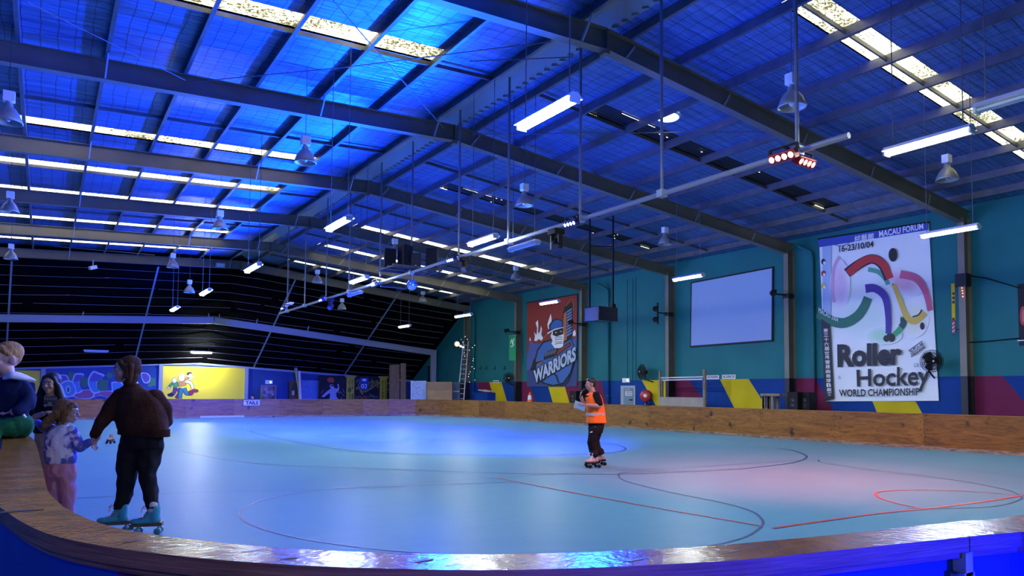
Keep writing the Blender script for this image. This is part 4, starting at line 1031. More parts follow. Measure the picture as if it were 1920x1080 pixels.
# spotlights on column brackets
def column_lamps(px, py, label, n=2, col_i=None, side=-1):
    y = FY[col_i]; p = at_x(px, py, CX - .18); o = thing('column_spotlight', (CX, y, p.z), label, 'spotlight', 'black lamps clamped to the wall columns')
    MB().box((CX - .03, y - .14, p.z - .12), (CX + .30, y + .14, p.z + .06)).build('clamp_plate', M['dark'], o)
    MB().bar((CX - .01, y, p.z), (CX - .5, y + .12, p.z + .02), .05, .05).build('arm', M['blackmat'], o)
    for k in range(n):
        c = V((CX - .46, y + .22, p.z + (.24 - .5 * k if n > 1 else .1)))
        MB().bar(c + V((.02, -.10, 0)), c + V((.02, -.02, 0)), .04, .5 if n > 1 else .2).build('yoke', M['blackmat'], o)
        mm = V((-.75, -.35, -.25)).normalized().to_track_quat('Z', 'Y').to_matrix().to_4x4(); mm.translation = c
        MB().lathe([(0, -.16), (.07, -.15), (.09, -.05), (.10, .14), (.085, .14), (.05, .10), (0, .10)], 14, mm).build('lamp_body', M['blackmat'], o)
        MB().lathe([(.11, .10), (.13, .12), (.13, .16), (.11, .15)], 14, mm).build('lamp_hood', M['blackmat'], o)
column_lamps(1240, 588, 'pair of black lamps on the column beside the fan and hose reel', 2, 2)
column_lamps(1466, 553, 'single black lamp on the column at the screen side', 1, 1)
column_lamps(1083, 607, 'single black lamp on the column beside the red hockey banner', 1, 3)
column_lamps(963, 622, 'single black lamp on the column above the green pennant', 1, 4)
# green pennant on the fifth column
p_ = at_x(960, 629, CX - .1); q_ = at_x(960, 676, CX - .1); o = thing('pennant', (CX - .1, p_.y, q_.z), 'green pennant with white emblem hung on a wall column', 'pennant')
w0, w1 = at_x(967.5, 650, CX - .1).y, at_x(954.5, 650, CX - .1).y
MB().box((CX - .105, w0, q_.z), (CX - .095, w1, p_.z)).build('cloth', cloth('green_cloth', (.02, .30, .13)), o); MB().tube([(CX - .1, w0 - .05, p_.z), (CX - .1, w1 + .05, p_.z)], .015, 6).build('rod', M['grey'], o); MB().bar((CX - .1, w0 + .05, p_.z), (CX + .02, w0 + .05, p_.z), .03, .03).build('hook', M['grey'], o)
pp = Pic(lambda u, v: (u, v), lambda u, v: at_x(u, v, CX - .108), (-1, 0, 0)); pp.stroke([(957, 644), (960, 636), (961, 646), (964, 634)], 1.2, W_).stroke([(957, 648), (960, 650), (964, 645)], 1.2, W_).build('emblem', o)
# yellow vertical sign with red end on the first column, orange string lights
x_ = CX - .03; o = thing('vertical_sign', at_x(1787, 626, x_), 'narrow yellow and red vertical sign on the nearest wall column', 'sign')
a, b = at_x(1791.5, 600, x_), at_x(1783.5, 532, x_)
MB().box((x_ - .01, a.y, a.z), (x_ + .025, b.y, b.z)).build('yellow_board', M['pyel'], o)
a2 = at_x(1791.5, 624, x_); MB().box((x_ - .01, a.y, a2.z), (x_ + .025, b.y, a.z)).build('red_board', mat('sign_red', (.35, .04, .03), .5), o)
pp = Pic(lambda u, v: (u, v), lambda u, v: at_x(u, v, x_ - .012), (-1, 0, 0))
for yy in (548, 556, 564, 596): pp.poly([(1785.5, yy), (1790, yy), (1790, yy + 5), (1785.5, yy + 5)], K_)
for yy in (604, 611, 618): pp.stroke([(1785.5, yy + 3), (1790, yy), (1786, yy + 5)], 1, W_, False)
pp.build('lettering', o)
for yy in (a.z - .3, b.z - .1): MB().bar((x_ + .04, b.y - .05, yy), (x_ + .05, FY[0], yy), .03, .03).build('fixing_arm', M['dark'], o)
o = thing('string_lights', at_x(1799, 516, CX - .05), 'string of small orange lights on the nearest wall column', 'string lights'); og = glow('orange_bulb', (1, .22, .06), 6)
pts = [at_x(x, y, CX - .05) for x, y in ((1797, 516.5), (1801, 519), (1801.5, 525), (1801, 530), (1796, 532), (1803, 535), (1803.6, 540), (1804.3, 545), (1805, 550), (1805.3, 556))]
MB().tube(pts, .006, 5).build('cable', M['blackmat'], o)
for q in pts: MB().ball(q, .018, 8, 6).build('bulb', og, o)
MB().box((CX - .08, FY[0] - .16, pts[0].z - .35), (CX + .25, FY[0] + .16, pts[0].z + .05)).build('clamp_plate', M['dark'], o)
# cables to the poster at the edge of view
for q, lab in ([((1806, 515), (1850, 522), (1912, 540)), 'dark cable strung from the column to the black poster corner'], [((1800, 643), (1850, 640), (1912, 634)), 'dark cable strung level along the wall to the black poster']):
    tag(MB().tube([at_x(x, y, WX - .05) for x, y in q], .018, 6).build('cable', M['blackmat']), lab, 'cable')
a, b = at_x(1990, 645, WX - .02), at_x(1908, 533, WX - .02); o = thing('wall_poster', (WX - .02, a.y, a.z), 'black poster with a red shape at the edge of the wall', 'poster')
MB().box((WX - .03, a.y, a.z), (WX - .005, b.y, b.z)).build('board', M['ink'], o)
pp = Pic(lambda u, v: (u, v), lambda u, v: at_x(u, v, WX - .034), (-1, 0, 0)); pp.oval(1918, 592, 6, 18, R_).oval(1919, 592, 3, 12, paint('salmon', (.5, .2, .15))).poly([(1908, 637.5), (1990, 635), (1990, 637), (1908, 639.5)], W_).build('artwork', o)
# coat hooks
for i, px in enumerate((902, 912.5, 928.5, 947)):
    p_ = at_x(px, 690, WX - .01); o = thing('coat_hook', p_, '%s dark hook in the row on the far teal wall' % ordn[i], 'hook', 'hooks on the far teal wall')
    MB().box((WX - .03, p_.y - .03, p_.z - .12), (WX - .004, p_.y + .03, p_.z + .14)).build('plate', M['dark'], o); MB().tube([(WX - .03, p_.y, p_.z - .05), (WX - .14, p_.y, p_.z - .06), (WX - .16, p_.y, p_.z + .03)], .014, 6).build('prong', M['dark'], o)
# bench and loudspeakers behind the barrier
timber = wood_material('raw_timber', (.16, .12, .09), (.32, .26, .2), .7, (4, 4, 1), .2)
x_ = 23.2; a, b = at_x(1465, 738, x_), at_x(1428, 738, x_); o = thing('timber_bench', (x_, (a.y + b.y) / 2, 0), 'rough timber bench against the blue stripe by the screen column', 'bench')
MB().box((x_ - .1, a.y, a.z - .1), (x_ + .4, b.y, a.z)).build('top', timber, o)
for y in (b.y - .1, a.y + .75, a.y + .38): MB().box((x_ - .06, y - .05, 0), (x_ + .04, y + .05, a.z - .1)).build('leg', timber, o); MB().box((x_ + .25, y - .05, 0), (x_ + .35, y + .05, a.z - .1)).build('leg', timber, o)
def floor_speaker(px0, px1, py0, x_, label, dots=True, plinth=False):
    a, b = at_x(px1, py0, x_), at_x(px0, py0, x_); o = thing('floor_speaker', (x_ + .2, (a.y + b.y) / 2, 0), label, 'loudspeaker', 'black speakers on the floor behind the barrier')
    MB().box((x_, a.y, .62), (x_ + .4, b.y, a.z)).build('cabinet', M['blackmat'], o, .01)
    MB().box((x_ - .03, a.y - .02, 0), (x_ + .42, b.y + .02, .62)).build('plinth', mat('plinth_grey', (.30, .30, .28), .6) if 'plinth_grey' not in bpy.data.materials else bpy.data.materials['plinth_grey'], o)
    for z in ((a.z + .62) / 2 - .08, (a.z + .62) / 2 + .1):
        mm = V((-1, 0, 0)).to_track_quat('Z', 'Y').to_matrix().to_4x4(); mm.translation = (x_ - .002, (a.y + b.y) / 2, z)
        MB().lathe([(.11, 0), (.10, .006), (.03, -.0), (.025, .012), (0, .014)], 16, mm).build('driver', M['dark'], o); MB().disc((x_ - .02, (a.y + b.y) / 2 - .02, z), (-1, 0, 0), .02, 8).build('badge', M['chrome'], o)
floor_speaker(1476, 1495, 735, 23.0, 'black loudspeaker with two bright dots by the screen column')
floor_speaker(1497.5, 1517, 735, 23.3, 'plain black loudspeaker next to the magenta downpipe')
floor_speaker(1068, 1080, 733, 23.2, 'black loudspeaker behind the man in the orange vest')
# timber gate frame
x_ = 23.6; gp = lambda x, y: at_x(x, y, x_); o = thing('timber_gate', (x_, gp(1280, 760).y, 0), 'timber gate frame with a plywood board, in front of the wall column', 'gate')
def vpost(pxa, pya, w, name): 
    p_ = gp(pxa, pya); MB().box((x_ - .05, p_.y - w / 2, 0), (x_ + .05, p_.y + w / 2, p_.z)).build(name, timber, o)
vpost(1237.8, 695, .10, 'post'); vpost(1321, 692.5, .12, 'post'); vpost(1242, 712, .05, 'stile')
for y0 in (707, 711.5): p_, q_ = gp(1238, y0 + 1.5), gp(1321, y0 - .5); MB().bar(p_, q_, .05, .05).build('rail', M['gap'], o)
p_, q_ = gp(1321, 745.5), gp(1237, 745.5); MB().box((x_ - .07, p_.y, 0), (x_ - .05, q_.y, p_.z)).build('board', mat('pale_ply', (.34, .29, .26), .6, noise=(2, .12)), o)
# cone, bin
x_ = 23.4; p_ = at_x(993.5, 738, x_); o = thing('traffic_cone', (x_, p_.y, 0), 'orange traffic cone in front of the magenta stripe', 'cone'); hz = at_x(993.5, 735, x_).z
T = Matrix.Translation((x_, p_.y, 0)); MB().lathe([(.20, .62), (.035, hz), (.0, hz)], 18, T).build('cone_body', mat('cone_orange', (.75, .13, .02), .45), o); MB().lathe([(.15, .72), (.10, hz - .22)], 18, Matrix.Translation((x_, p_.y, .004)) @ Matrix.Scale(1.02, 4)).build('reflective_band', M['white'], o)
MB().box((x_ - .22, p_.y - .22, 0), (x_ + .22, p_.y + .22, .62)).build('stand', M['dark'], o)
x_ = 22.9; a, b = at_x(914, 736, x_), at_x(888, 736, x_); o = thing('storage_bin', (x_ + .3, (a.y + b.y) / 2, 0), 'dark blue bin with a pale lid near the far column', 'bin')
MB().box((x_, a.y, 0), (x_ + .6, b.y, a.z)).build('body', M['pblue'], o, .02); MB().bar((x_ + .1, a.y - .05, a.z + .06), (x_ + .1, (a.y + b.y) / 2, a.z + .16), .55, .04).build('lid', mat('lid_grey', (.5, .52, .56), .5), o)
# coloured lamps, sparkling string and ladder at the last column
y_ = FY[5]; p_ = at_x(857, 645, CX - .5); o = thing('stage_lamp_cluster', (CX, y_, p_.z), 'glowing red lamp with small white lamps on the far wall column', 'stage lamps')
MB().bar((CX + .02, y_, p_.z), (CX - .45, y_ + .1, p_.z), .06, .06).build('arm', M['blackmat'], o)
mm = (EYE - p_).normalized().to_track_quat('Z', 'Y').to_matrix().to_4x4(); mm.translation = p_; MB().lathe([(0, -.25), (.15, -.22), (.2, .04), (.17, .04)], 16, mm).build('red_lamp_body', M['blackmat'], o); MB().lathe([(.17, .02), (0, .05)], 16, mm).build('red_lamp_lens', glow('red_orange_lens', (1, .25, .12), 7), o)
wl_ = glow('small_white_bulb', (.8, .95, 1), 5)
for px, py in ((865, 636), (868, 651), (863.5, 649)): MB().ball(at_x(px, py, CX - .15), .07, 10, 6).build('small_lamp', wl_ if py > 640 else M['chrome'], o)
o = thing('string_lights', (CX, y_, 5), 'string of tiny cool lights draped on the far wall column', 'string lights'); rr = random.Random(4)
pts = [at_x(866 + rr.uniform(0, 26), 632 + 5 * i + rr.uniform(-1, 1), CX + .02 - .02) for i in range(18)]
MB().tube(pts, .006, 4).build('cable', M['blackmat'], o); cb_ = glow('tiny_bulb', (.6, .85, 1), 4)
for q in pts: MB().ball(q, .02, 6, 4).build('bulb', cb_, o)
a0, a1 = at_d(856, 757, 47.0), at_d(869, 640, 48.5); o = thing('leaning_ladder', (a0.x, a0.y, 0), 'pale ladder leaning on the far wall column', 'ladder'); a0.z = 0
w = RH * .42
for s in (0, 1): MB().bar(a0 + w * s, a1 + w * s * .8, .06, .09, DH).build('rail', M['gap'], o)
for k in range(14): q = a0 + (a1 - a0) * (k + .7) / 14.5; MB().tube([q, q + w], .018, 6).build('rung', M['gap'], o)
# ================================================================ far end
YM = YE - .03
onf = lambda x, y: at_y(x, y, YM); idt = lambda x, y: (x, y)
# steel frame round the mural panels
o = None
bm_ = MB(); 
for a, b in (((-60, 691.5), (366, 679.5)), ((366, 679.5), (800, 716))):
    pa, pb_ = onf(*a), onf(*b); bm_.bar(pa, pb_, .12, .26)
struct(bm_.build('roof_beam', M['grey']), 'grey edge beam along the top of the far wall', 'beam')
for i, px in enumerate((81, 301.5, 462)):
    p_ = onf(px, 700); t_ = fz(p_.x); struct(MB().box((p_.x - .12, YM - .12, 0), (p_.x + .12, YM, t_)).build('wall_column', M['grey']), '%s grey post from the near side between the far murals' % ordn[i], 'post')
def mural(x0, x1, y0, y1, m, label, draw=None, name='wall_mural', Y=YM, z0=.3):
    ll = [at_y(x0, y0, Y), at_y(x1, y0 if not isinstance(y0, tuple) else y0, Y)]
    a, b = at_y(x0, y0, Y), at_y(x1, y0, Y); o = thing(name, ((a.x + b.x) / 2, Y, z0), label, 'mural', 'painted panels along the far wall')
    MB().box((a.x, Y - .02, z0), (b.x, Y + .02, (a.z + b.z) / 2)).build('panel', m, o)
    if draw:
        p = Pic(idt, lambda u, v: at_y(u, v, Y - .025), (0, -1, 0)); draw(p)
        if p.mats: p.build('painting', o)
    return o
ymur = mat('mural_yellow', (.98, .74, .004), .5, noise=(.5, .08)); bmur = mat('mural_blue', (.012, .06, .28), .5, noise=(.7, .25)); kmur = mat('mural_black', (.016, .017, .024), .6, noise=(1.5, .4))
mural(-40, 76, 694, 752, ymur, 'plain yellow painted panel at the edge of the far wall')
def graffiti(p):
    c = lambda pts: [(.17708 * x, 640 + .17708 * y) for x, y in pts]
    def blob(pts, fill, grow=1.09):
        pts = [(v.x, v.y) for v in spline([(x, y, 0) for x, y in pts], 4, True)]
        cx = sum(q[0] for q in pts) / len(pts); cy = sum(q[1] for q in pts) / len(pts)
        p.poly(c([(cx + (x - cx) * grow + (6 if x > cx else -6), cy + (y - cy) * grow + (5 if y > cy else -5)) for x, y in pts]), paint('ice', (.50, .66, .80))); p.poly(c(pts), fill)
    pu = paint('purple', (.14, .10, .42)); lb = paint('letter', (.10, .30, .60)); pk = paint('rose', (.40, .13, .24)); gr = paint('spray', (.05, .22, .10))
    for x, y, r in ((760, 370, 45), (900, 430, 50), (1080, 460, 60), (1030, 500, 40), (1160, 360, 30), (1600, 430, 45)): p.poly(c([(x + r * math.cos(k * .63) * (1 + .4 * (k % 2)), y + r * math.sin(k * .63) * (1 + .4 * (k % 2))) for k in range(10)]), gr)
    blob([(690, 600), (700, 560), (800, 560), (830, 525), (985, 520), (965, 595), (840, 602), (770, 580)], pk, 1.04); blob([(1000, 590), (1015, 545), (1050, 535), (1180, 532), (1160, 595), (1060, 570)], pk, 1.04)
    blob([(625, 375), (690, 365), (718, 400), (715, 440), (680, 470), (640, 455)], pu)
    blob([(650, 500), (660, 450), (720, 425), (790, 450), (800, 510), (780, 560), (720, 580), (670, 555)], lb)
    p.poly(c([(722 + 26 * math.cos(k * .5), 510 + 42 * math.sin(k * .5)) for k in range(13)]), paint('ice', (.50, .66, .80))); p.poly(c([(722 + 15 * math.cos(k * .5), 512 + 30 * math.sin(k * .5)) for k in range(13)]), gr)
    blob([(805, 355), (880, 362), (835, 425), (845, 480), (865, 515), (815, 540), (800, 480), (775, 430)], lb); p.poly(c([(805, 355), (880, 362), (838, 420), (775, 430)]), pu)
    blob([(945, 400), (990, 330), (1040, 345), (1095, 372), (1025, 425), (1020, 480), (1050, 525), (990, 535), (950, 470)], lb); p.poly(c([(955, 400), (992, 335), (1040, 350), (1088, 374), (1025, 420), (960, 430)]), pu)
    blob([(1190, 470), (1200, 440), (1290, 450), (1300, 560), (1210, 570)], lb)
    blob([(1500, 350), (1540, 340), (1580, 370), (1575, 420), (1530, 430)], pu)
mural(86, 299, 689, 752, bmur, 'blue panel of bubble letter graffiti on the far wall', graffiti)
def skaters(p):
    c = lambda pts: [(280 + .17708 * x, 660 + .17708 * y) for x, y in pts]
    def s(pts, w, m): p.stroke(c(pts), w * .17708, K_); p.stroke(c(pts), (w - 9) * .17708, m)
    def o_(x, y, rx, ry, m): q = c([(x, y)])[0]; p.oval(*q, (rx + 4) * .177, (ry + 4) * .177, K_, 14); p.oval(*q, rx * .177, ry * .177, m, 14)
    gn = paint('shirtgreen', (.05, .30, .08)); br = paint('ochre', (.50, .24, .06)); tl = paint('tealjean', (.02, .20, .28)); pr = paint('plum', (.12, .03, .14)); wh = W_; rd = paint('bootred', (.30, .02, .03))
    s([(275, 370), (262, 430), (225, 455)], 42, pr); o_(225, 455, 32, 14, K_); s([(300, 385), (320, 430), (300, 470)], 42, pr); o_(305, 475, 32, 16, rd)
    s([(280, 320), (235, 340), (208, 375)], 30, gn); o_(205, 378, 14, 11, wh); s([(270, 320), (290, 370)], 60, gn)
    o_(265, 300, 24, 26, wh)
    s([(350, 385), (330, 440), (325, 490)], 46, tl); s([(370, 380), (390, 430), (430, 440)], 44, tl); o_(440, 430, 26, 24, rd)
    s([(340, 310), (350, 360)], 85, br); s([(380, 310), (440, 330), (460, 390)], 36, wh); o_(485, 410, 34, 14, rd)
    s([(395, 275), (420, 290), (470, 260)], 26, wh); s([(385, 270), (400, 300)], 44, br)
    o_(340, 275, 34, 34, wh); p.poly(c([(310, 255), (330, 215), (375, 225), (380, 245), (345, 250)]), paint('tan', (.55, .42, .2)))
    o_(425, 245, 30, 26, wh); p.poly(c([(395, 240), (405, 215), (440, 210), (458, 235), (430, 228), (410, 250)]), K_)
mural(306, 459, 688, 752, ymur, 'yellow panel with three painted roller skaters in a run', skaters)
# dark corner: mural with pale figure, graffiti panel
Yk = 51.0
def figure(p):
    c = lambda pts: [(560 + .1111 * x, 660 + .1111 * y) for x, y in pts]; li = paint('lilac', (.36, .40, .62))
    p.poly(c([(520, 560), (545, 550), (590, 560), (600, 610), (650, 615), (665, 590), (650, 545), (672, 535), (685, 600), (680, 650), (630, 690), (640, 760), (700, 825), (510, 825), (530, 740), (525, 690), (420, 765), (385, 750), (480, 660), (540, 620)]), li)
    p.oval(*c([(570, 575)])[0], 2.6, 3.4, li, 14).poly(c([(540, 560), (600, 550), (600, 580), (545, 575)]), K_)
    p.oval(*c([(540, 472)])[0], 6.6, 5.0, paint('orangered', (.45, .08, .03)), 20)
    p.stroke(c([(570, 500), (585, 480), (585, 520)]), .9, paint('ochre', (.5, .24, .06)))
    for q in ([(380, 700), (420, 640)], [(640, 690), (700, 670), (750, 720), (770, 750)], [(700, 660), (690, 700), (660, 690)], [(700, 800), (730, 770), (720, 760)], [(740, 620), (770, 690)]): p.stroke(c(q), .9, paint('chalk', (.22, .22, .26)), False)
mural(598.5, 652, 704, 753, kmur, 'black panel with a painted pale figure reaching towards a red ball', figure, Y=Yk)
def tags(p):
    c = lambda pts: [(560 + .1111 * x, 660 + .1111 * y) for x, y in pts]; yg = paint('mustard', (.50, .42, .06)); og_ = paint('rust', (.36, .10, .05)); gg = paint('moss', (.10, .16, .12))
    for q, w in (([(970, 630), (1010, 590), (1030, 620), (1080, 720)], 26), ([(1040, 600), (1060, 660), (1130, 665), (1190, 630), (1240, 610)], 24), ([(1190, 560), (1180, 520), (1230, 510), (1240, 560), (1200, 590)], 20), ([(1225, 465), (1260, 500), (1290, 560), (1240, 600)], 20), ([(1290, 500), (1330, 490), (1320, 540), (1350, 520), (1360, 545)], 20), ([(1320, 550), (1340, 600)], 20)):
        p.stroke(c(q), w * .111, yg); p.stroke(c(q), w * .05, K_)
    for q in ([(960, 740), (970, 800)], [(1000, 820), (1010, 750), (1060, 770), (1030, 820)], [(1080, 800), (1100, 750), (1150, 760), (1110, 810), (1160, 820)]): p.stroke(c(q), 1.6, og_)
    for q in ([(1170, 770), (1230, 740), (1270, 780)], [(1190, 710), (1300, 760), (1340, 750)], [(970, 520), (1000, 470), (1030, 500), (1000, 560)]): p.stroke(c(q), 1.6, gg)
    for q in ([(1500, 540), (1550, 510)], [(1500, 650), (1560, 600)], [(1520, 680), (1570, 720)]): p.stroke(c(q), 1.3, paint('chalk', (.22, .22, .26)), False)
mural(652, 742, 705, 753, kmur, 'black panel of yellow and red scrawled graffiti between two banners', tags, Y=Yk)
def hang(name, x0, x1, y0, y1, Y, m, label, cat, draw=None, top=True, grp=None, zb=.4):
    a, b = at_y(x0, y0, Y), at_y(x1, y0, Y); bz = at_y((x0 + x1) / 2, y1, Y).z if zb is None else zb
    o = thing(name, ((a.x + b.x) / 2, Y, bz), label, cat, grp)
    MB().box((a.x, Y - .015, bz), (b.x, Y + .015, a.z)).build('cloth', m, o)
    if top: MB().bar((a.x - .12, Y, a.z + .03), (b.x + .12, Y, a.z + .03), .07, .12).build('top_rail', mat('gold_rail', (.45, .36, .12), .5) if 'gold_rail' not in bpy.data.materials else bpy.data.materials['gold_rail'], o)
    if draw:
        p = Pic(idt, lambda u, v: at_y(u, v, Y - .02), (0, -1, 0)); draw(p); p.build('print', o)
    return o
ybn = mat('banner_yellow', (.52, .46, .05), .6)
def d1(p):
    for i, ch in enumerate('世界大賽'): p.text(ch, [(659, 711.5 + i * 4.6), (662, 711.5 + i * 4.6), (662, 715.5 + i * 4.6), (659, 715.5 + i * 4.6)], K_, .02)
    for i, ch in enumerate('CECU'): p.text(ch, [(654.5, 711 + i * 4.2), (657, 711 + i * 4.2), (657, 714 + i * 4.2), (654.5, 714 + i * 4.2)], K_, .02)
    p.oval(655.5, 731.5, 3, 4.2, K_).poly([(655.5, 729), (657, 733.5), (654, 733.5)], ybn)
    for i in range(6): p.poly([(655, 738 + i * 2.3), (657, 738 + i * 2.3), (657, 739.4 + i * 2.3), (655, 739.4 + i * 2.3)], K_)
    for i in range(5): p.poly([(659.3, 738 + i * 2.9), (662, 738 + i * 2.9), (662, 740 + i * 2.9), (659.3, 740 + i * 2.9)], K_)
hang('hanging_banner', 650, 664.5, 706.5, 752, 50.955, ybn, 'narrow yellow banner with a black round emblem by the pale painted figure', 'banner', d1, grp='yellow banners at the far end')
def d2(p):
    for i, ch in enumerate('社三大會以下'): p.text(ch, [(715.5, 713 + i * 6.6), (719.5, 713 + i * 6.6), (719.5, 718.4 + i * 6.6), (715.5, 718.4 + i * 6.6)], K_, .03)
    for i in range(10): p.poly([(722, 713 + i * 3.9), (723.6, 713 + i * 3.9), (723.6, 715.6 + i * 3.9), (722, 715.6 + i * 3.9)], K_)
hang('hanging_banner', 712.5, 725.5, 707.5, 752, 50.955, ybn, 'narrow yellow banner with big black characters by the tall brown boards', 'banner', d2, grp='yellow banners at the far end')
def d3(p):
    p.oval(683, 712.5, 4.2, 2.2, W_).oval(680, 724, 3, 4, W_).oval(680, 724, 1.6, 2.4, B_).stroke([(684, 720), (687, 722), (685, 729)], 1.6, W_)
hang('hanging_banner', 675, 691, 708, 731, 50.955, mat('flag_blue', (.02, .07, .42), .6), 'small royal blue flag with white shapes over the scrawled graffiti', 'banner', d3, False, zb=None)
def speck(col, n, x0, x1, y0, y1, seed):
    def f(p):
        r = random.Random(seed)
        for _ in range(n):
            x, y, s = r.uniform(x0 + 1, x1 - 1), r.uniform(y0 + 1, y1 - 1), r.uniform(.4, 1.0); p.k = 1; p.poly([(x - s, y), (x, y - s), (x + s, y), (x, y + s * .6)], col)
    return f
hang('patterned_sheet', 565, 600, 713, 752, 51.965, mat('sheet_blue', (.16, .30, .55), .7), 'pale blue patterned sheet hung beside the black painted panel', 'sheet', speck(paint('denim', (.05, .12, .36)), 90, 565, 600, 713, 752, 3), False)
# standing boards
def board(x0, x1, y0, y1, D, th, m, name, label, cat, draw=None, tilt=0):
    a, b = at_d(x0, y0, D), at_d(x1, y0, D); a1, b1 = at_d(x0, y1, D), at_d(x1, y1, D)
    k = (a.z) / max(.1, (a.z - a1.z)); lo = [a + (a1 - a) * k, b + (b1 - b) * ((b.z) / max(.1, b.z - b1.z))]
    lo[0].z = lo[1].z = 0; o = thing(name, (lo[0] + lo[1]) / 2, label, cat)
    n = DH * th
    MB().plate([a, b, lo[1] - DH * tilt, lo[0] - DH * tilt], n).build('sheet', m, o)
    if draw:
        p = Pic(idt, lambda u, v: at_d(u, v, D - .02), -DH); draw(p); p.build('print', o)
    return o
brn = wood_material('brown_board', (.09, .055, .03), (.17, .11, .06), .7, (6, 6, .8), .15)
board(730, 749, 684, 753, 47.5, .05, brn, 'tall_board', 'tall brown board standing behind the spade sign', 'board')
board(751, 761, 681, 753, 47.2, .05, brn, 'tall_board', 'narrow tall brown board, taller of the two by the far corner', 'board')
board(770, 799.5, 714, 752, 45.0, .04, mat('sheet_grey', (.30, .38, .52), .7), 'patterned_board', 'pale board printed with dark specks beside the cardboard', 'board', speck(paint('denim', (.05, .12, .36)), 130, 770, 799.5, 714, 752, 8))
cb = board(800.5, 848, 716, 752, 43.5, .5, mat('cardboard', (.26, .16, .08), .75, noise=(1.2, .12)), 'cardboard_box', 'big cardboard box standing beyond the barrier corner', 'box')
p = Pic(idt, lambda u, v: at_d(u, v, 43.48), -DH); p.poly([(800.8, 716.2), (847.6, 716.2), (847.6, 730.8), (800.8, 731)], mat('cardboard_dark', (.19, .125, .075), .75)).build('upper_flap', cb)
gb = board(849, 862, 716.5, 752, 44.0, .5, mat('dark_green_case', (.02, .045, .04), .5), 'storage_case', 'dark green case between the cardboard box and the ladder', 'case'); MB().bar(at_d(850, 734, 43.97), at_d(861, 734, 43.97), .02, .06).build('latch_rail', M['grey'], gb)
x_ = WX - .02; a, b = at_x(810, 717, x_), at_x(803, 685, x_); o = thing('wall_hatch', (x_, a.y, a.z), 'narrow dark hatch in the teal wall near the far corner', 'hatch'); MB().box((x_ - .02, a.y, a.z), (x_ + .01, b.y, b.z)).build('leaf', M['dark'], o); MB().box((x_ - .03, a.y - .03, b.z), (x_ + .01, b.y + .03, b.z + .06)).build('head_trim', M['grey'], o)
# exit door and fan in the navy end wall
exit_sign(498, 713.5, 511, 719.5, 'glowing green exit sign on the far navy wall', y=YM - .05)
a, b = onf(489, 722), onf(518.5, 722); d2_ = struct(MB().box((a.x, YM - .03, 0), (b.x, YM + .02, a.z)).build('door_2', mat('door_frame_grey', (.2, .2, .24), .5)), 'dark red door in the far navy wall', 'door')
MB().box((a.x + .12, YM - .05, .02), (b.x - .12, YM - .03, a.z - .1)).build('door_leaf', mat('door_red', (.12, .025, .03), .5), d2_); MB().box((b.x - .35, YM - .1, 1.0), (b.x - .2, YM - .05, 1.1)).build('door_handle', M['chrome'], d2_)
p_ = at_y(501.5, 735.5, 49.5); fo = thing('pedestal_fan', (p_.x, p_.y, 0), 'pale pedestal fan standing in front of the dark red far door', 'fan')
mm = V((-.1, -1, 0)).normalized().to_track_quat('Z', 'Y').to_matrix().to_4x4(); mm.translation = p_; cg = MB(); r = .44; pale = mat('fan_pale', (.34, .30, .42), .5)
for k in range(24): a_ = 2 * PI * k / 24; e = V((math.cos(a_), math.sin(a_), 0)); cg.tube([mm @ (e * .08 + V((0, 0, .1))), mm @ (e * .3 + V((0, 0, .09))), mm @ (e * r), mm @ (e * .3 + V((0, 0, -.08)))], .008, 4)
for rq in (r, .3, .15): cg.tube([mm @ V((rq * math.cos(2 * PI * k / 26), rq * math.sin(2 * PI * k / 26), .09 if rq < r else 0)) for k in range(26)], .012, 5, closed=True)
cg.build('cage', pale, fo); bl_ = MB()
for k in range(3): a_ = 2 * PI * k / 3; bl_.poly([mm @ V((r * q * math.cos(a_ + d), r * q * math.sin(a_ + d), z)) for q, d, z in ((.15, -.4, .03), (.85, -.5, .04), (.88, .2, -.02), (.7, .5, -.04), (.15, .4, -.02))])
bl_.build('blades', pale, fo); MB().ball(p_, .09, 12, 8).build('motor', M['grey'], fo); MB().tube([p_ - V((0, 0, .05)), (p_.x, p_.y, .05)], .03, 8).build('pole', M['grey'], fo); MB().lathe([(0, .05), (.05, .05), (.28, .02), (.28, 0)], 18, Matrix.Translation((p_.x, p_.y, 0))).build('base', M['grey'], fo)
# cupboard and leaning poles
o = board(543, 562, 714, 752, 50.5, .5, mat('maroon_case', (.09, .02, .025), .5), 'dark_cabinet', 'dark maroon cabinet under the leaning poles', 'cabinet'); 
p = Pic(idt, lambda u, v: at_d(u, v, 50.48), -DH); p.oval(553, 730, 6, 13, M['dark']).poly([(547.5, 733), (552, 732), (552, 741), (547.5, 741)], M['grey']).build('front', o)
for (x0, y0, x1, y1, lab) in ((553, 690, 561, 737, 'thinnest grey pole leaning on the maroon cabinet'), (556, 690, 561.5, 752, 'grey pole leaning between two others by the maroon cabinet'), (561.5, 696, 564, 752, 'thickest pale pole leaning by the patterned blue sheet')):
    a, b = at_d(x0, y0, 50.6 - (x0 - 553) * .16), at_d(x1, y1, 49.9 - (x0 - 553) * .16); d = (b - a); b = a + d * (a.z / (a.z - b.z)); b.z = 0
    tag(MB().tube([a, b], .05 if x0 < 560 else .09, 8).build('leaning_pole', M['gap'] if x0 > 560 else M['grey']), lab, 'pole', 'poles leaning by the far door')
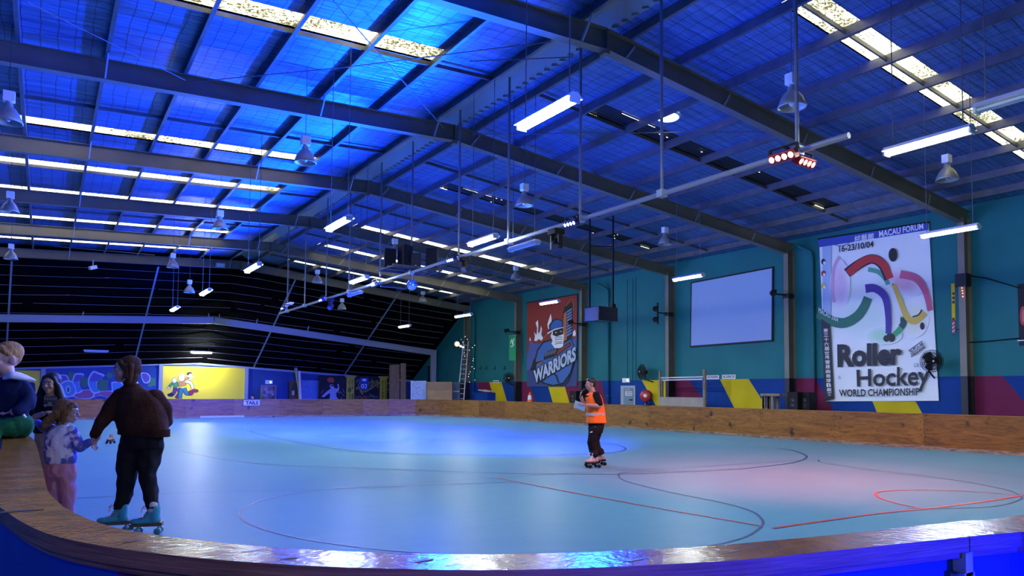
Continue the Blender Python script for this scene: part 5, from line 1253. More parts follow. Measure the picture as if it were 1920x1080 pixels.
# camera-like lamp box and small fittings on the last rafter
p_ = at_y(172, 502, YS - .15); o = thing('hanging_camera', p_, 'small pale camera hung under the last rafter', 'camera'); MB().bar(p_ + V((-.1, -.1, -.05)), p_ + V((.2, .1, .08)), .16, .18).build('body', M['white'], o); MB().tube([p_ + V((.05, 0, .1)), V((p_.x + .05, p_.y, rz(p_.x) + .05))], .03, 8).build('stem', M['grey'], o)
p_ = at_y(413, 497, YS - .24); o = thing('junction_box', p_, 'grey box fixed at the ridge of the last rafter', 'box'); MB().box(p_ - V((.25, .1, .12)), p_ + V((.25, .1, .12))).build('case', M['grey'], o); MB().box(p_ - V((.2, .12, .08)), p_ + V((.2, -.1, .08))).build('cover', M['white'], o)
# signs on the far barrier
def bsign(x0, y0, x1, y1, label, draw, back):
    Y = BY - .012; a, b = at_y(x0, y1, Y), at_y(x1, y0, Y); o = thing('barrier_sign', ((a.x + b.x) / 2, Y, a.z), label, 'sign', 'signs on the far barrier')
    MB().box((a.x, Y - .012, a.z), (b.x, Y + .010, b.z)).build('board', back, o); p = Pic(idt, lambda u, v: at_y(u, v, Y - .016), (0, -1, 0)); draw(p); p.build('print', o); return o
bsign(457, 750.5, 487, 760, 'white TAILS sign on the far barrier', lambda p: p.text('TAILS', [(460.5, 751.8), (484.5, 751.8), (484.5, 758.6), (460.5, 758.6)], K_, .05), mat('sign_lilac', (.55, .52, .75), .5))
def spade(p):
    cx, cy = 721.8, 760.0
    p.poly([(cx, cy - 5.2), (cx + 1.6, cy - 2.6), (cx + 3.4, cy), (cx + 4.2, cy + 2), (cx + 3.2, cy + 3.6), (cx + 1.2, cy + 3.6), (cx + .3, cy + 2.6), (cx + 1.3, cy + 6), (cx - 1.3, cy + 6), (cx - .3, cy + 2.6), (cx - 1.2, cy + 3.6), (cx - 3.2, cy + 3.6), (cx - 4.2, cy + 2), (cx - 3.4, cy), (cx - 1.6, cy - 2.6)], K_)
    p.oval(cx, cy + 5.6, 2.6, 2.0, M['whitep'], 14).oval(cx, cy + 6, 1, 1.1, K_, 10)
bsign(715.8, 753, 728, 769.8, 'white playing card sign with a black spade on the far barrier', spade, M['whitep'])
bsign(767.5, 762, 781, 777, 'small blue square sign on the barrier just before the corner', lambda p: p.stroke([(774, 764), (775.5, 767), (772.5, 770), (775.5, 774)], 2.2, paint('spray', (.05, .22, .10))).oval(772, 775.4, 1.2, .9, W_).oval(776, 775.2, 1.2, .9, W_).poly([(777, 766.8), (780.5, 766.8), (780.5, 768), (777, 768)], W_), mat('tile_blue', (.07, .16, .42), .45))
a, b = at_y(375.5, 784, BY - .03), at_y(458, 779, BY - .03); tag(MB().box((a.x, BY - .05, .02), (b.x, BY - .017, b.z)).build('kick_board', mat('pale_board', (.48, .46, .60), .5)), 'pale strip of board along the foot of the far barrier', 'board')
# ================================================================ people
class Flesh(MB):
    """overlapping closed forms, fused into one smooth skin by voxel remeshing"""
    def cap(s, p, r1, q, r2, n=14):
        p, q = V(p), V(q); d = q - p; L = d.length
        if L < 1e-6: return s.ell(p, (r1, r1, r1))
        mm = d.to_track_quat('Z', 'Y').to_matrix().to_4x4(); mm.translation = p; prof = []
        for k in range(6): a = -PI / 2 + PI / 2 * k / 5; prof.append((max(1e-4, r1 * math.cos(a)), r1 * math.sin(a)))
        for k in range(6): a = PI / 2 * k / 5; prof.append((max(1e-4, r2 * math.cos(a)), L + r2 * math.sin(a)))
        s.lathe(prof, n, mm); m = len(s.v)
        s.f.append([m - n + j for j in range(n)]); s.m.append(0); s.s.append(True)
        s.f.append([m - n * len(prof) + j for j in range(n)][::-1]); s.m.append(0); s.s.append(True); return s
    def chain(s, pts, rs):
        for i in range(len(pts) - 1): s.cap(pts[i], rs[i], pts[i + 1], rs[i + 1])
        return s
    def ell(s, c, r, ax=None, n=18, k=12):
        """ellipsoid; ax = (x,y,z) axes"""
        c = V(c); ax = ax or (V((1, 0, 0)), V((0, 1, 0)), V((0, 0, 1))); vs = []; fs = []
        for i in range(k + 1):
            t = PI * (i + .0) / k; t = min(max(t, .02), PI - .02)
            for j in range(n):
                a = 2 * PI * j / n; vs.append(c + ax[0] * (r[0] * math.sin(t) * math.cos(a)) + ax[1] * (r[1] * math.sin(t) * math.sin(a)) - ax[2] * (r[2] * math.cos(t)))
        for i in range(k):
            for j in range(n): fs.append((i * n + j, i * n + (j + 1) % n, (i + 1) * n + (j + 1) % n, (i + 1) * n + j))
        fs += [tuple(range(n))[::-1], tuple(range(k * n, k * n + n))]
        return s.add(vs, fs, 0, True)
    def loft(s, rings, ax, ay, n=22):
        """rings: (centre, half width along ax, half depth along ay)"""
        vs = []; fs = []
        for c, a, b in rings:
            for j in range(n): t = 2 * PI * j / n; vs.append(V(c) + ax * a * math.cos(t) + ay * b * math.sin(t))
        for i in range(len(rings) - 1):
            for j in range(n): fs.append((i * n + j, i * n + (j + 1) % n, (i + 1) * n + (j + 1) % n, (i + 1) * n + j))
        m = (len(rings) - 1) * n; fs += [tuple(range(n))[::-1], tuple(range(m, m + n))]
        return s.add(vs, fs, 0, True)
    def hand(s, w, d, nrm, th, sc=1.0, curl=.5):
        """w wrist, d along the hand, nrm out of the palm, th towards the thumb side"""
        d = V(d).normalized(); nrm = V(nrm); nrm = (nrm - d * nrm.dot(d)).normalized(); th = V(th); th = (th - d * th.dot(d) - nrm * th.dot(nrm)).normalized()
        s.ell(w + d * .045 * sc, (.044 * sc, .017 * sc, .052 * sc), (th, nrm, d), 12, 8)
        for k, (o, L) in enumerate(((.031, .072), (.0105, .080), (-.0105, .074), (-.030, .058))):
            p = w + d * (.088 - .004 * abs(k - 1)) * sc + th * o * sc; dd = d.copy(); r = .0088 * sc
            for i, f in enumerate((.45, .32, .23)):
                a = curl * (.7, 1.0, .8)[i]; dd = (dd * math.cos(a) + nrm * math.sin(a)).normalized(); q = p + dd * L * f * sc; s.cap(p, r, q, r * .93, 8); p = q; r *= .93
                nn = nrm; 
        p = w + d * .03 * sc + th * .034 * sc; dd = (d * .6 + th * .7 + nrm * .3).normalized(); q = p + dd * .038 * sc; s.cap(p, .011 * sc, q, .010 * sc, 8)
        dd = (d * .85 + th * .2 + nrm * .4).normalized(); s.cap(q, .010 * sc, q + dd * .032 * sc, .0085 * sc, 8); return s
    def head(s, c, f, u, sc=1.0):
        """c = middle of the skull, f = where the face points, u = up"""
        f = V(f).normalized(); u = V(u); u = (u - f * u.dot(f)).normalized(); r = f.cross(u)
        P = lambda a, b, e: c + f * a * sc + r * b * sc + u * e * sc
        s.ell(P(-.012, 0, .022), (.092 * sc, .074 * sc, .086 * sc), (f, r, u)); s.ell(P(.022, 0, -.045), (.058 * sc, .055 * sc, .062 * sc), (f, r, u))
        s.ell(P(.058, 0, -.088), (.022 * sc, .024 * sc, .020 * sc), (f, r, u), 12, 8); s.ell(P(.045, 0, .02), (.042 * sc, .06 * sc, .05 * sc), (f, r, u))
        s.cap(P(.084, 0, .012), .008 * sc, P(.104, 0, -.026), .012 * sc, 10); s.ell(P(.092, .012, -.028), (.010 * sc, .009 * sc, .008 * sc), (f, r, u), 8, 6).ell(P(.092, -.012, -.028), (.010 * sc, .009 * sc, .008 * sc), (f, r, u), 8, 6)
        for k in (-1, 1):
            s.cap(P(.080, k * .018, .026), .008 * sc, P(.066, k * .046, .024), .008 * sc, 8); s.ell(P(.056, k * .036, -.028), (.026 * sc, .022 * sc, .024 * sc), (f, r, u), 10, 8)
            s.ell(P(-.008, k * .076, -.012), (.020 * sc, .009 * sc, .032 * sc), ((f - r * k * .35).normalized(), r, u), 12, 8)
        s.ell(P(.080, 0, -.058), (.012 * sc, .024 * sc, .008 * sc), (f, r, u), 10, 6); s.ell(P(.079, 0, -.070), (.011 * sc, .020 * sc, .007 * sc), (f, r, u), 10, 6)
        return s
    def fuse(s, name, m, root, vox=.007, it=4, cut=None, bump=None):
        me = bpy.data.meshes.new(name); me.from_pydata([tuple(p) for p in s.v], [], s.f); me.update()
        o = bpy.data.objects.new(name, me); C.objects.link(o)
        r = o.modifiers.new('r', 'REMESH'); r.mode = 'VOXEL'; r.voxel_size = vox
        if it: q = o.modifiers.new('s', 'SMOOTH'); q.iterations = it; q.factor = .5
        dg = bpy.context.evaluated_depsgraph_get(); nm = bpy.data.meshes.new_from_object(o.evaluated_get(dg)); o.modifiers.clear(); o.data = nm; bpy.data.meshes.remove(me); nm.name = name
        nm.materials.clear(); nm.materials.append(m)
        nm.polygons.foreach_set('use_smooth', [True] * len(nm.polygons)); nm.polygons.foreach_set('material_index', [0] * len(nm.polygons))
        if cut or bump or root:
            bm = bmesh.new(); bm.from_mesh(nm)
            for co, no in (cut or []): bmesh.ops.bisect_plane(bm, geom=bm.verts[:] + bm.edges[:] + bm.faces[:], plane_co=co, plane_no=no, clear_outer=True)
            if bump: 
                for v in bm.verts: v.co += v.normal * bump(v.co)
            if root:
                b = root.matrix_basis.inverted()
                for v in bm.verts: v.co = b @ v.co
            bm.to_mesh(nm); bm.free()
        if root: o.parent = root
        return o
def face(root, c, f, u, sc, iris=(.05, .03, .02), lip=(.42, .12, .12), brow=(.05, .03, .02), smile=False):
    f = V(f).normalized(); u = V(u); u = (u - f * u.dot(f)).normalized(); r = f.cross(u); P = lambda a, b, e: c + f * a * sc + r * b * sc + u * e * sc
    ew = M.setdefault('eyewhite', mat('eye_white', (.40, .37, .37), .5)); ei = mat('iris', iris, .15); lm = mat('lips', lip, .45); bm_ = mat('brow_hair', brow, .7)
    for k in (-1, 1):
        m = MB(); cc = P(.070, k * .032, .002); m.ball(cc, .0135 * sc, 12, 8, 0); g = (f + r * k * .12).normalized(); mm = g.to_track_quat('Z', 'Y').to_matrix().to_4x4(); mm.translation = cc + g * .0128 * sc; m.lathe([(.0068 * sc, -.001), (.004 * sc, .0012), (0, .0016)], 12, mm, 1); m.build('eye', [ew, ei], root)
        b = MB(); b.tube([P(.088, k * .014, .024), P(.086, k * .030, .029), P(.074, k * .047, .024)], [.0035 * sc, .0042 * sc, .002 * sc], 6); b.build('eyebrow', bm_, root)
    b = MB()
    if smile:
        b.tube([P(.082, -.028, -.052), P(.0905, -.013, -.060), P(.0935, 0, -.062), P(.0905, .013, -.060), P(.082, .028, -.052)], .0042 * sc, 6, 1); b.tube([P(.082, -.027, -.055), P(.090, -.012, -.067), P(.0925, 0, -.069), P(.090, .012, -.067), P(.082, .027, -.055)], .0036 * sc, 6, 0); b.build('mouth', [lm, M['eyewhite']], root)
    else:
        b.tube([P(.083, -.022, -.061), P(.0925, -.008, -.058), P(.0935, 0, -.060), P(.0925, .008, -.058), P(.083, .022, -.061)], .0042 * sc, 6); b.tube([P(.083, -.02, -.063), P(.0915, 0, -.068), P(.083, .02, -.063)], .0045 * sc, 6); b.build('mouth', lm, root)
def skate(root, b, t, boot_m, sole_m, wheel_m, sc=1.0, top=.24, lace_m=None, lean=0):
    """quad skate: b on the floor under the ankle, t = toe direction"""
    t = V(t); t.z = 0; t.normalize(); s_ = V((-t.y, t.x, 0)); P = lambda a, e, z: V(b) + t * a * sc + s_ * e * sc + V((0, 0, z * sc))
    f = Flesh(); f.cap(P(-.035, 0, .125), .036 * sc, P(.10, 0, .115), .036 * sc); f.ell(P(.135, 0, .115), (.055 * sc, .042 * sc, .030 * sc), (t, s_, UP)); f.cap(P(-.02, 0, .13), .045 * sc, P(-.015, 0, top), .048 * sc); f.cap(P(.05, 0, .145), .030 * sc, P(.01, 0, .20), .04 * sc)
    f.fuse('skate_boot', boot_m, root, .006, 3, [(P(0, 0, top + .02), UP)])
    m = MB(); m.plate([P(-.085, -.038, .072), P(.17, -.038, .072), P(.19, 0, .072), P(.17, .038, .072), P(-.085, .038, .072)], V((0, 0, .018 * sc))); m.plate([P(-.085, -.036, .090), P(-.005, -.036, .090), P(-.015, .0, .09), P(-.005, .036, .090), P(-.085, .036, .090)], V((0, 0, .014 * sc))); m.build('sole_plate', sole_m, root)
    tr = MB()
    for a in (-.055, .115): tr.cap if 0 else tr.bar(P(a, -.05, .034), P(a, .05, .034), .016 * sc, .016 * sc); tr.bar(P(a, 0, .034), P(a - .0, 0, .075), .03 * sc, .02 * sc, t)
    tr.build('truck', M['chrome'], root)
    for a in (-.055, .115):
        for e in (-.052, .052):
            mm = s_.to_track_quat('Z', 'Y').to_matrix().to_4x4(); mm.translation = P(a, e, .031)
            MB().lathe([(.008 * sc, -.016 * sc), (.027 * sc, -.017 * sc), (.031 * sc, -.012 * sc), (.031 * sc, .012 * sc), (.027 * sc, .017 * sc), (.008 * sc, .016 * sc)], 18, mm).build('wheel', wheel_m, root)
    MB().lathe([(0, 0), (.02 * sc, .004), (.022 * sc, .028 * sc), (.012 * sc, .034 * sc)], 12, Matrix.Translation(P(.175, 0, .04))).build('toe_stop', wheel_m, root)
    if lace_m:
        l = MB()
        for k in range(5): z = .145 + .02 * k; a = .075 - .014 * k; l.tube([P(a, -.030, z - .002), P(a + .014, 0, z + .008), P(a, .030, z - .002)], .004 * sc, 5)
        l.tube([P(.045, .03, .235), P(.075, .045, .24), P(.08, .06, .20)], .004 * sc, 5); l.tube([P(.045, -.03, .235), P(.08, -.04, .245), P(.10, -.045, .22)], .004 * sc, 5); l.build('laces', lace_m, root)
SK = mat('skin', (.46, .25, .185), .5); SK2 = mat('skin_tan', (.36, .20, .13), .5); SKC = mat('skin_child', (.50, .28, .22), .5)
def hair_mat(name, a, b, scale=(60, 60, 4)): return mat(name, a, .8, noise=(1.2, .55, scale), bump=(2.0, .6), spec=.12)
def fold(sc, amp, seed=0):
    from mathutils import noise
    return lambda p: amp * noise.noise(V((p.x, p.y, p.z * .7)) * sc + V((seed, 0, 0)))

# ---------------------------------------------------------------- woman in the brown cardigan
D0 = 7.05; W = lambda x, y, w=0: at_d(x, y, D0 + w)
bR, bL = at_z(285, 1001, 0), at_z(224, 998, 0)
wo = thing('person', (V(bR) + V(bL)) / 2, 'woman in brown cardigan and black jeans on blue skates, leaning to a little girl', 'person')
fdir = -RH * .80 - DH * .56 - UP * .10; hc_ = W(236, 693, 0)
b = Flesh(); b.head(hc_, fdir, UP - RH * .10, 1.14)
b.cap(W(241, 705, .01), .055, W(250, 728, .03), .062)
b.loft([(W(264, 826), .15, .11), (W(262, 800), .14, .10), (W(258, 765), .17, .11), (W(254, 742), .18, .10), (W(250, 728, .02), .07, .06)], RH, DH)
b.chain([W(222, 744, -.04), W(192, 788, -.10), W(182, 813, -.13)], [.05, .042, .032]); b.hand(W(181, 817, -.13), -UP * .9 - RH * .25, RH * .8 - DH * .2, -RH * .2 - DH, .95, .75)
b.chain([W(296, 744, .06), W(314, 785, .16), W(295, 806, .30)], [.05, .042, .032]); b.hand(W(291, 808, .33), DH - UP * .2 - RH * .4, -UP, -RH, .95, .4)
aR, aL = bR + V((0, 0, .22)), bL + V((0, 0, .22))
b.chain([W(247, 838), W(240, 868, -.01), W(238, 895, -.02), W(234, 925, 0), aL], [.085, .075, .055, .045, .038]); b.chain([W(284, 835, .02), W(278, 866, .0), W(276, 888, -.03), W(281, 915, -.02), aR], [.085, .075, .055, .045, .038])
for a_, t_ in ((aR, -RH * .95 - DH * .25), (aL, -RH * .9 - DH * .35)): b.cap(a_, .04, a_ - V((0, 0, .10)), .035); b.cap(a_ - V((0, 0, .10)), .03, a_ - V((0, 0, .105)) + V(t_).normalized() * .12, .022)
b.fuse('body', SK, wo, .007)
face(wo, hc_, fdir, UP - RH * .10, 1.14, smile=True)
h = Flesh(); f = fdir.normalized(); u = UP; sd = f.cross(u).normalized(); hp = lambda a, q, e: hc_ + f * a + sd * q + u * e
h.ell(hp(-.032, 0, .050), (.108, .093, .092), (f, sd, u)); h.ell(hp(-.062, 0, .0), (.085, .092, .10), (f, sd, u))
for k in (-1, 1):
    h.cap(hp(.055, k * .052, .075), .026, hp(.030, k * .080, .02), .024); h.cap(hp(.015, k * .082, .03), .026, hp(.0, k * .078, -.075), .020); h.cap(hp(-.03, k * .085, .03), .032, hp(-.03, k * .07, -.105), .022)
h.cap(hp(.062, .03, .092), .022, hp(.062, -.04, .088), .022); h.ell(hp(-.065, 0, -.075), (.06, .088, .075), (f, sd, u)); h.ell(hp(-.05, .0, -.115), (.058, .085, .06), (f, sd, u)); h.ell(hp(-.03, -.03, -.13), (.05, .06, .045), (f, sd, u)); h.ell(hp(-.03, .03, -.13), (.05, .06, .045), (f, sd, u)); h.cap(hp(.02, -.085, -.05), .012, hp(.045, -.078, -.10), .006)
h.fuse('hair', hair_mat('hair_brown', (.050, .022, .012), None), wo, .007, 3)
cd = Flesh(); cd.loft([(W(270, 812), .235, .155), (W(268, 806), .255, .17), (W(265, 790), .255, .175), (W(262, 768), .245, .165), (W(257, 748), .215, .15), (W(253, 734, .01), .165, .12), (W(250, 724, .02), .088, .078), (W(248, 718, .02), .070, .068)], RH - UP * .06, DH)
cd.chain([W(226, 744, -.03), W(207, 768, -.08), W(191, 792, -.11), W(180, 811, -.13)], [.085, .080, .070, .046]); cd.chain([W(290, 744, .05), W(307, 768, .10), W(312, 790, .15), W(300, 803, .26)], [.085, .078, .068, .05])
cd.cap(W(184, 806, -.12), .054, W(179, 814, -.13), .050)
cd.fuse('cardigan', mat('brown_knit', (.040, .016, .010), .9, noise=(6, .25), bump=(60, .5)), wo, .008, 4, bump=fold(9, .018))
rb = MB(); pts = [W(270, 814) + (RH - UP * .06) * (.243 * math.cos(2 * PI * k / 90)) + DH * (.162 * math.sin(2 * PI * k / 90)) for k in range(90)]
for k in range(0, 90, 1): rb.bar(pts[k] + V((0, 0, -.012)), pts[k] + V((0, 0, .06)), .008, .010, pts[k] - W(270, 814))
rb.build('ribbed_hem', bpy.data.materials['brown_knit'], wo)
j = Flesh(); j.loft([(W(267, 806), .19, .14), (W(266, 825), .205, .15), (W(266, 840), .20, .145)], RH, DH)
j.chain([W(247, 838), W(240, 868, -.01), W(238, 895, -.02), W(234, 925, 0), aL + V((0, 0, .02))], [.120, .108, .090, .075, .058]); j.chain([W(284, 835, .02), W(278, 866, .0), W(276, 888, -.03), W(281, 915, -.02), aR + V((0, 0, .035))], [.122, .108, .088, .078, .058])
j.fuse('jeans', mat('black_denim', (.010, .010, .013), .8, bump=(30, .2)), wo, .008, 3, [(aL + V((0, 0, .01)), -UP)], bump=fold(16, .012, 3))
blb = mat('skate_blue', (.035, .26, .36), .32); brs = mat('heel_brown', (.10, .05, .025), .5); whb = mat('wheel_blue', (.06, .22, .27), .3); pkl = mat('lace_pink', (.65, .18, .22), .6)
skate(wo, bR, -RH * .95 - DH * .25, blb, brs, whb, 1.08, .235, pkl); skate(wo, bL, -RH * .9 - DH * .35, blb, brs, whb, 1.08, .235, pkl)
sf = Flesh(); sf.cap(aR + V((0, 0, .02)), .053, aR + V((0, 0, .055)), .052); sf.fuse('sock', mat('sock_grey', (.45, .42, .46), .9), wo, .007, 2)

# ---------------------------------------------------------------- little girl
D1 = 6.85; G = lambda x, y, w=0: at_d(x, y, D1 + w)
g0 = G(115, 960); g0.z = 0; gi = thing('person', g0, 'little girl in tie-dye jumper and pink trousers holding hands with the woman', 'person')
fd = RH * .93 + DH * .30 - UP * .12; hc_ = G(127, 772)
b = Flesh(); b.head(hc_, fd, UP + RH * .05, .98); b.cap(G(122, 786), .038, G(116, 800), .042)
b.loft([(G(113, 870), .11, .08), (G(113, 840), .11, .08), (G(114, 815), .12, .08), (G(116, 800), .05, .05)], RH, DH)
b.chain([G(137, 808), G(148, 836, -.02), G(172, 828, .0)], [.04, .034, .024]); b.hand(G(174, 827.5), RH + UP * .25, UP - DH * .3, DH, .62, .8)
b.chain([G(95, 806, .05), G(80, 802, .02), G(66, 790, -.02)], [.04, .034, .024]); b.hand(G(65, 789.5, -.02), -RH + UP * .3, -UP, -DH, .62, .6)
lf, rf_ = G(104, 985, .02), G(128, 988); lf.z = rf_.z = .03
b.chain([G(103, 872), G(104, 925, .01), lf + V((0, 0, .06))], [.06, .045, .03]); b.chain([G(126, 872), G(127, 925), rf_ + V((0, 0, .06))], [.06, .045, .03])
for q in (lf, rf_): b.cap(q + V((0, 0, .03)), .03, q + RH * .10 + V((0, 0, .01)), .024)
b.fuse('body', SKC, gi, .006); face(gi, hc_, fd, UP + RH * .05, .98, (.05, .06, .08), brow=(.25, .16, .09))
h = Flesh(); f = fd.normalized(); sd = f.cross(UP).normalized(); hp = lambda a, q, e: hc_ + f * a + sd * q + UP * e
h.ell(hp(-.030, 0, .034), (.098, .084, .090), (f, sd, UP)); h.ell(hp(-.055, 0, -.01), (.075, .08, .09), (f, sd, UP))
h.cap(hp(.052, .045, .072), .026, hp(.052, -.045, .072), .026); h.cap(hp(.070, .03, .058), .018, hp(.070, -.03, .058), .018)
for k in (-1, 1): h.cap(hp(.04, k * .062, .06), .022, hp(.018, k * .076, -.02), .018); h.cap(hp(-.0, k * .075, .0), .026, hp(-.02, k * .062, -.105), .018)
for k in range(-3, 4): h.cap(hp(-.08, k * .020, -.02), .036, hp(-.17 - .012 * (k % 2), k * .018, -.15 + .01 * abs(k)), .022); h.cap(hp(-.17 - .012 * (k % 2), k * .018, -.15), .022, hp(-.215 + .012 * (k % 2), k * .014, -.195), .012)
h.fuse('hair', hair_mat('hair_light_brown', (.20, .10, .035), None), gi, .006, 3)
def tiedye():
    m = mat('tie_dye', (.4, .38, .62), .85); n = N(m); bsdf = m.node_tree.nodes['Principled BSDF']; tc = n.new('TexCoord'); mp = n.new('Mapping'); mp.inputs['Location'].default_value = (0, 0, -.42); n.link(tc.outputs['Object'], mp.inputs[0])
    mp.inputs['Rotation'].default_value = (0, 0, YAW)
    sp = n.new('SeparateXYZ'); n.link(mp.outputs[0], sp.inputs[0]); ang = n.math('ARCTAN2', sp.outputs['Z'], sp.outputs['X']); nz = n.new('TexNoise'); nz.inputs['Scale'].default_value = 19; n.link(tc.outputs['Object'], nz.inputs['Vector'])
    a2 = n.math('ADD', n.math('MULTIPLY', ang, 7), n.math('MULTIPLY', nz.outputs['Fac'], 7)); s_ = n.math('SINE', a2); rp = n.new('ValToRGB'); mr = n.new('MapRange'); mr.inputs[1].default_value = -1; n.link(s_, mr.inputs[0]); n.link(mr.outputs[0], rp.inputs[0])
    e = rp.color_ramp.elements; e[0].position = .15; e[0].color = (.10, .11, .42, 1); e[1].position = .75; e[1].color = (.68, .64, .78, 1); x = e.new(.45); x.color = (.30, .24, .55, 1); n.link(rp.outputs[0], bsdf.inputs['Base Color']); return m
jm = Flesh(); jm.loft([(G(114, 868), .142, .105), (G(114, 860), .152, .112), (G(113, 840), .150, .112), (G(114, 818), .138, .10), (G(115, 804), .105, .08), (G(116, 796), .055, .05)], RH, DH)
jm.chain([G(134, 808), G(143, 826, -.01), G(149, 838, -.02), G(168, 829)], [.056, .052, .048, .036]); jm.chain([G(98, 806, .04), G(82, 801, .02), G(70, 792, -.01)], [.056, .048, .036])
jm.fuse('jumper', tiedye(), gi, .007, 3, bump=fold(14, .012, 5))
pk = Flesh(); pk.loft([(G(114, 862), .138, .10), (G(114, 880), .142, .108), (G(114, 893), .13, .10)], RH, DH); pk.chain([G(101, 885, .01), G(103, 915, .01), G(106, 945, .01), lf + V((0, 0, .10))], [.078, .066, .056, .05]); pk.chain([G(127, 885), G(128, 915), G(129, 945), rf_ + V((0, 0, .10))], [.080, .068, .058, .052])
pk.fuse('trousers', mat('pink_fleece', (.55, .24, .34), .9, bump=(25, .3)), gi, .007, 2, bump=fold(18, .014, 2))
for q in (lf, rf_): s_ = Flesh(); s_.cap(q + V((0, 0, .03)), .042, q + RH * .11 + V((0, 0, .012)), .034); s_.fuse('shoe', mat('shoe_pink', (.62, .10, .16), .6), gi, .006, 2, [(q + V((0, 0, -.028)), -UP)])

# ---------------------------------------------------------------- girl with long black hair
D2 = 8.0; H = lambda x, y, w=0: at_d(x, y, D2 + w)
g0 = H(95, 962); g0.z = 0; dg_ = thing('person', g0, 'girl with long black hair in black printed T-shirt standing behind the little girl', 'person')
fd = -DH + RH * .08 - UP * .04; hc_ = H(95, 720)
b = Flesh(); b.head(hc_, fd, UP, 1.02); b.cap(H(95, 732), .045, H(95, 744), .05)
b.loft([(H(93, 822), .14, .10), (H(94, 790), .13, .09), (H(95, 765), .15, .10), (H(95, 750), .16, .09), (H(95, 741), .06, .05)], RH, DH)
b.chain([H(72, 753), H(64, 782, -.02), H(80, 776, -.20)], [.045, .036, .028]); b.hand(H(83, 774, -.22), RH - DH * .3 + UP * .15, -UP + DH * .2, UP, .9, .5)
b.chain([H(118, 753), H(125, 783, -.02), H(106, 778, -.20)], [.045, .036, .028]); b.hand(H(103, 776, -.22), -RH - DH * .2 + UP * .2, -UP + DH * .2, UP, .9, .5)
l1, l2 = H(82, 960), H(108, 962); l1.z = l2.z = .05
b.chain([H(83, 825), H(82, 890), l1 + V((0, 0, .05))], [.08, .055, .04]); b.chain([H(106, 825), H(107, 890), l2 + V((0, 0, .05))], [.08, .055, .04])
for q in (l1, l2): b.cap(q + V((0, 0, .02)), .035, q - DH * .14, .03)
b.fuse('body', SK2, dg_, .007); face(dg_, hc_, fd, UP, 1.02, lip=(.30, .10, .09))
h = Flesh(); f = V(fd).normalized(); sd = f.cross(UP).normalized(); hp = lambda a, q, e: hc_ + f * a + sd * q + UP * e
h.ell(hp(-.028, 0, .048), (.10, .090, .088), (f, sd, UP)); h.ell(hp(-.05, 0, -.03), (.07, .088, .13), (f, sd, UP))
for k in (-1, 1):
    h.cap(hp(.045, k * .045, .075), .024, hp(.015, k * .080, -.02), .026); h.chain([hp(.01, k * .082, -.02), hp(.0, k * .105, -.12), hp(.01, k * .135, -.22), hp(.03, k * .13, -.32)], [.03, .04, .045, .03]); h.chain([hp(-.04, k * .07, -.05), hp(-.05, k * .10, -.18), hp(-.05, k * .10, -.30)], [.04, .05, .03])
h.fuse('hair', mat('hair_black', (.008, .006, .006), .6, bump=(3, .4)), dg_, .007, 3)
ts = Flesh(); ts.loft([(H(94, 812), .178, .125), (H(94, 790), .172, .12), (H(95, 766), .178, .12), (H(95, 752), .175, .105), (H(95, 743), .085, .07)], RH, DH); ts.chain([H(76, 752), H(68, 766), H(64, 778, -.01)], [.065, .062, .058]); ts.chain([H(114, 752), H(121, 766), H(125, 778, -.01)], [.065, .062, .058])
ts.fuse('t_shirt', mat('black_tee', (.010, .010, .013), .85), dg_, .008, 3, bump=fold(12, .01, 8))
pr = Pic(idt, lambda x, y: at_d(x, y, D2 - .140), -DH); tn = paint('print_tan', (.24, .20, .13))
for x0 in range(6): pr.poly([(83 + x0 * 4.2, 744 + (x0 % 2)), (86 + x0 * 4.2, 744), (86 + x0 * 4.2, 751), (83 + x0 * 4.2, 751)], tn)
pr.poly([(82, 753), (108, 753), (108, 754.2), (82, 754.2)], tn)
for x0, y0, r_ in ((86, 760, 4), (94, 758, 5), (102, 761, 4), (89, 785, 5), (98, 788, 5), (104, 792, 3), (85, 794, 3)): pr.oval(x0, y0, r_, r_ * .8, tn, 9)
pr.build('shirt_print', dg_)
tr = Flesh(); tr.loft([(H(94, 806), .16, .115), (H(94, 825), .165, .12), (H(94, 838), .155, .115)], RH, DH); tr.chain([H(83, 835), H(82, 880), H(82, 920), l1 + V((0, 0, .08))], [.095, .082, .075, .07]); tr.chain([H(106, 835), H(107, 880), H(107, 920), l2 + V((0, 0, .08))], [.095, .082, .075, .07])
tr.fuse('trousers', mat('beige_trousers', (.28, .22, .17), .85), dg_, .008, 2, bump=fold(14, .014, 4))
for q in (l1, l2): s_ = Flesh(); s_.cap(q + V((0, 0, .03)), .05, q - DH * .15, .042); s_.fuse('shoe', mat('shoe_grey', (.2, .2, .22), .6), dg_, .007, 2, [(q + V((0, 0, -.045)), -UP)])

# ---------------------------------------------------------------- boy sitting on the barrier cap
D3 = 5.45; Bp = lambda x, y, w=0: at_d(x, y, D3 + w)
g0 = Bp(22, 822); g0.z = CAPZ; by = thing('person', g0, 'small fair boy in navy hoodie and green trousers sitting on the barrier cap', 'person')
fd = -RH * .45 - DH * .89 - UP * .10; hc_ = Bp(8.5, 673)
b = Flesh(); b.head(hc_, fd, UP, 1.16); b.cap(Bp(14, 692), .045, Bp(16, 712), .05)
b.loft([(Bp(22, 800), .11, .09), (Bp(20, 770), .10, .085), (Bp(18, 735), .12, .085), (Bp(17, 715), .06, .05)], RH, DH)
b.chain([Bp(42, 728, .02), Bp(52, 756, -.06), Bp(26, 772, -.16)], [.042, .036, .028]); b.hand(Bp(22, 773, -.17), -RH - DH * .2, -UP, UP, .66, .5)
b.chain([Bp(-8, 728, -.02), Bp(-22, 760, -.06), Bp(-28, 790, -.14)], [.042, .036, .028]); b.hand(Bp(-28, 793, -.15), -UP - DH * .3, RH, -DH, .66, .4)
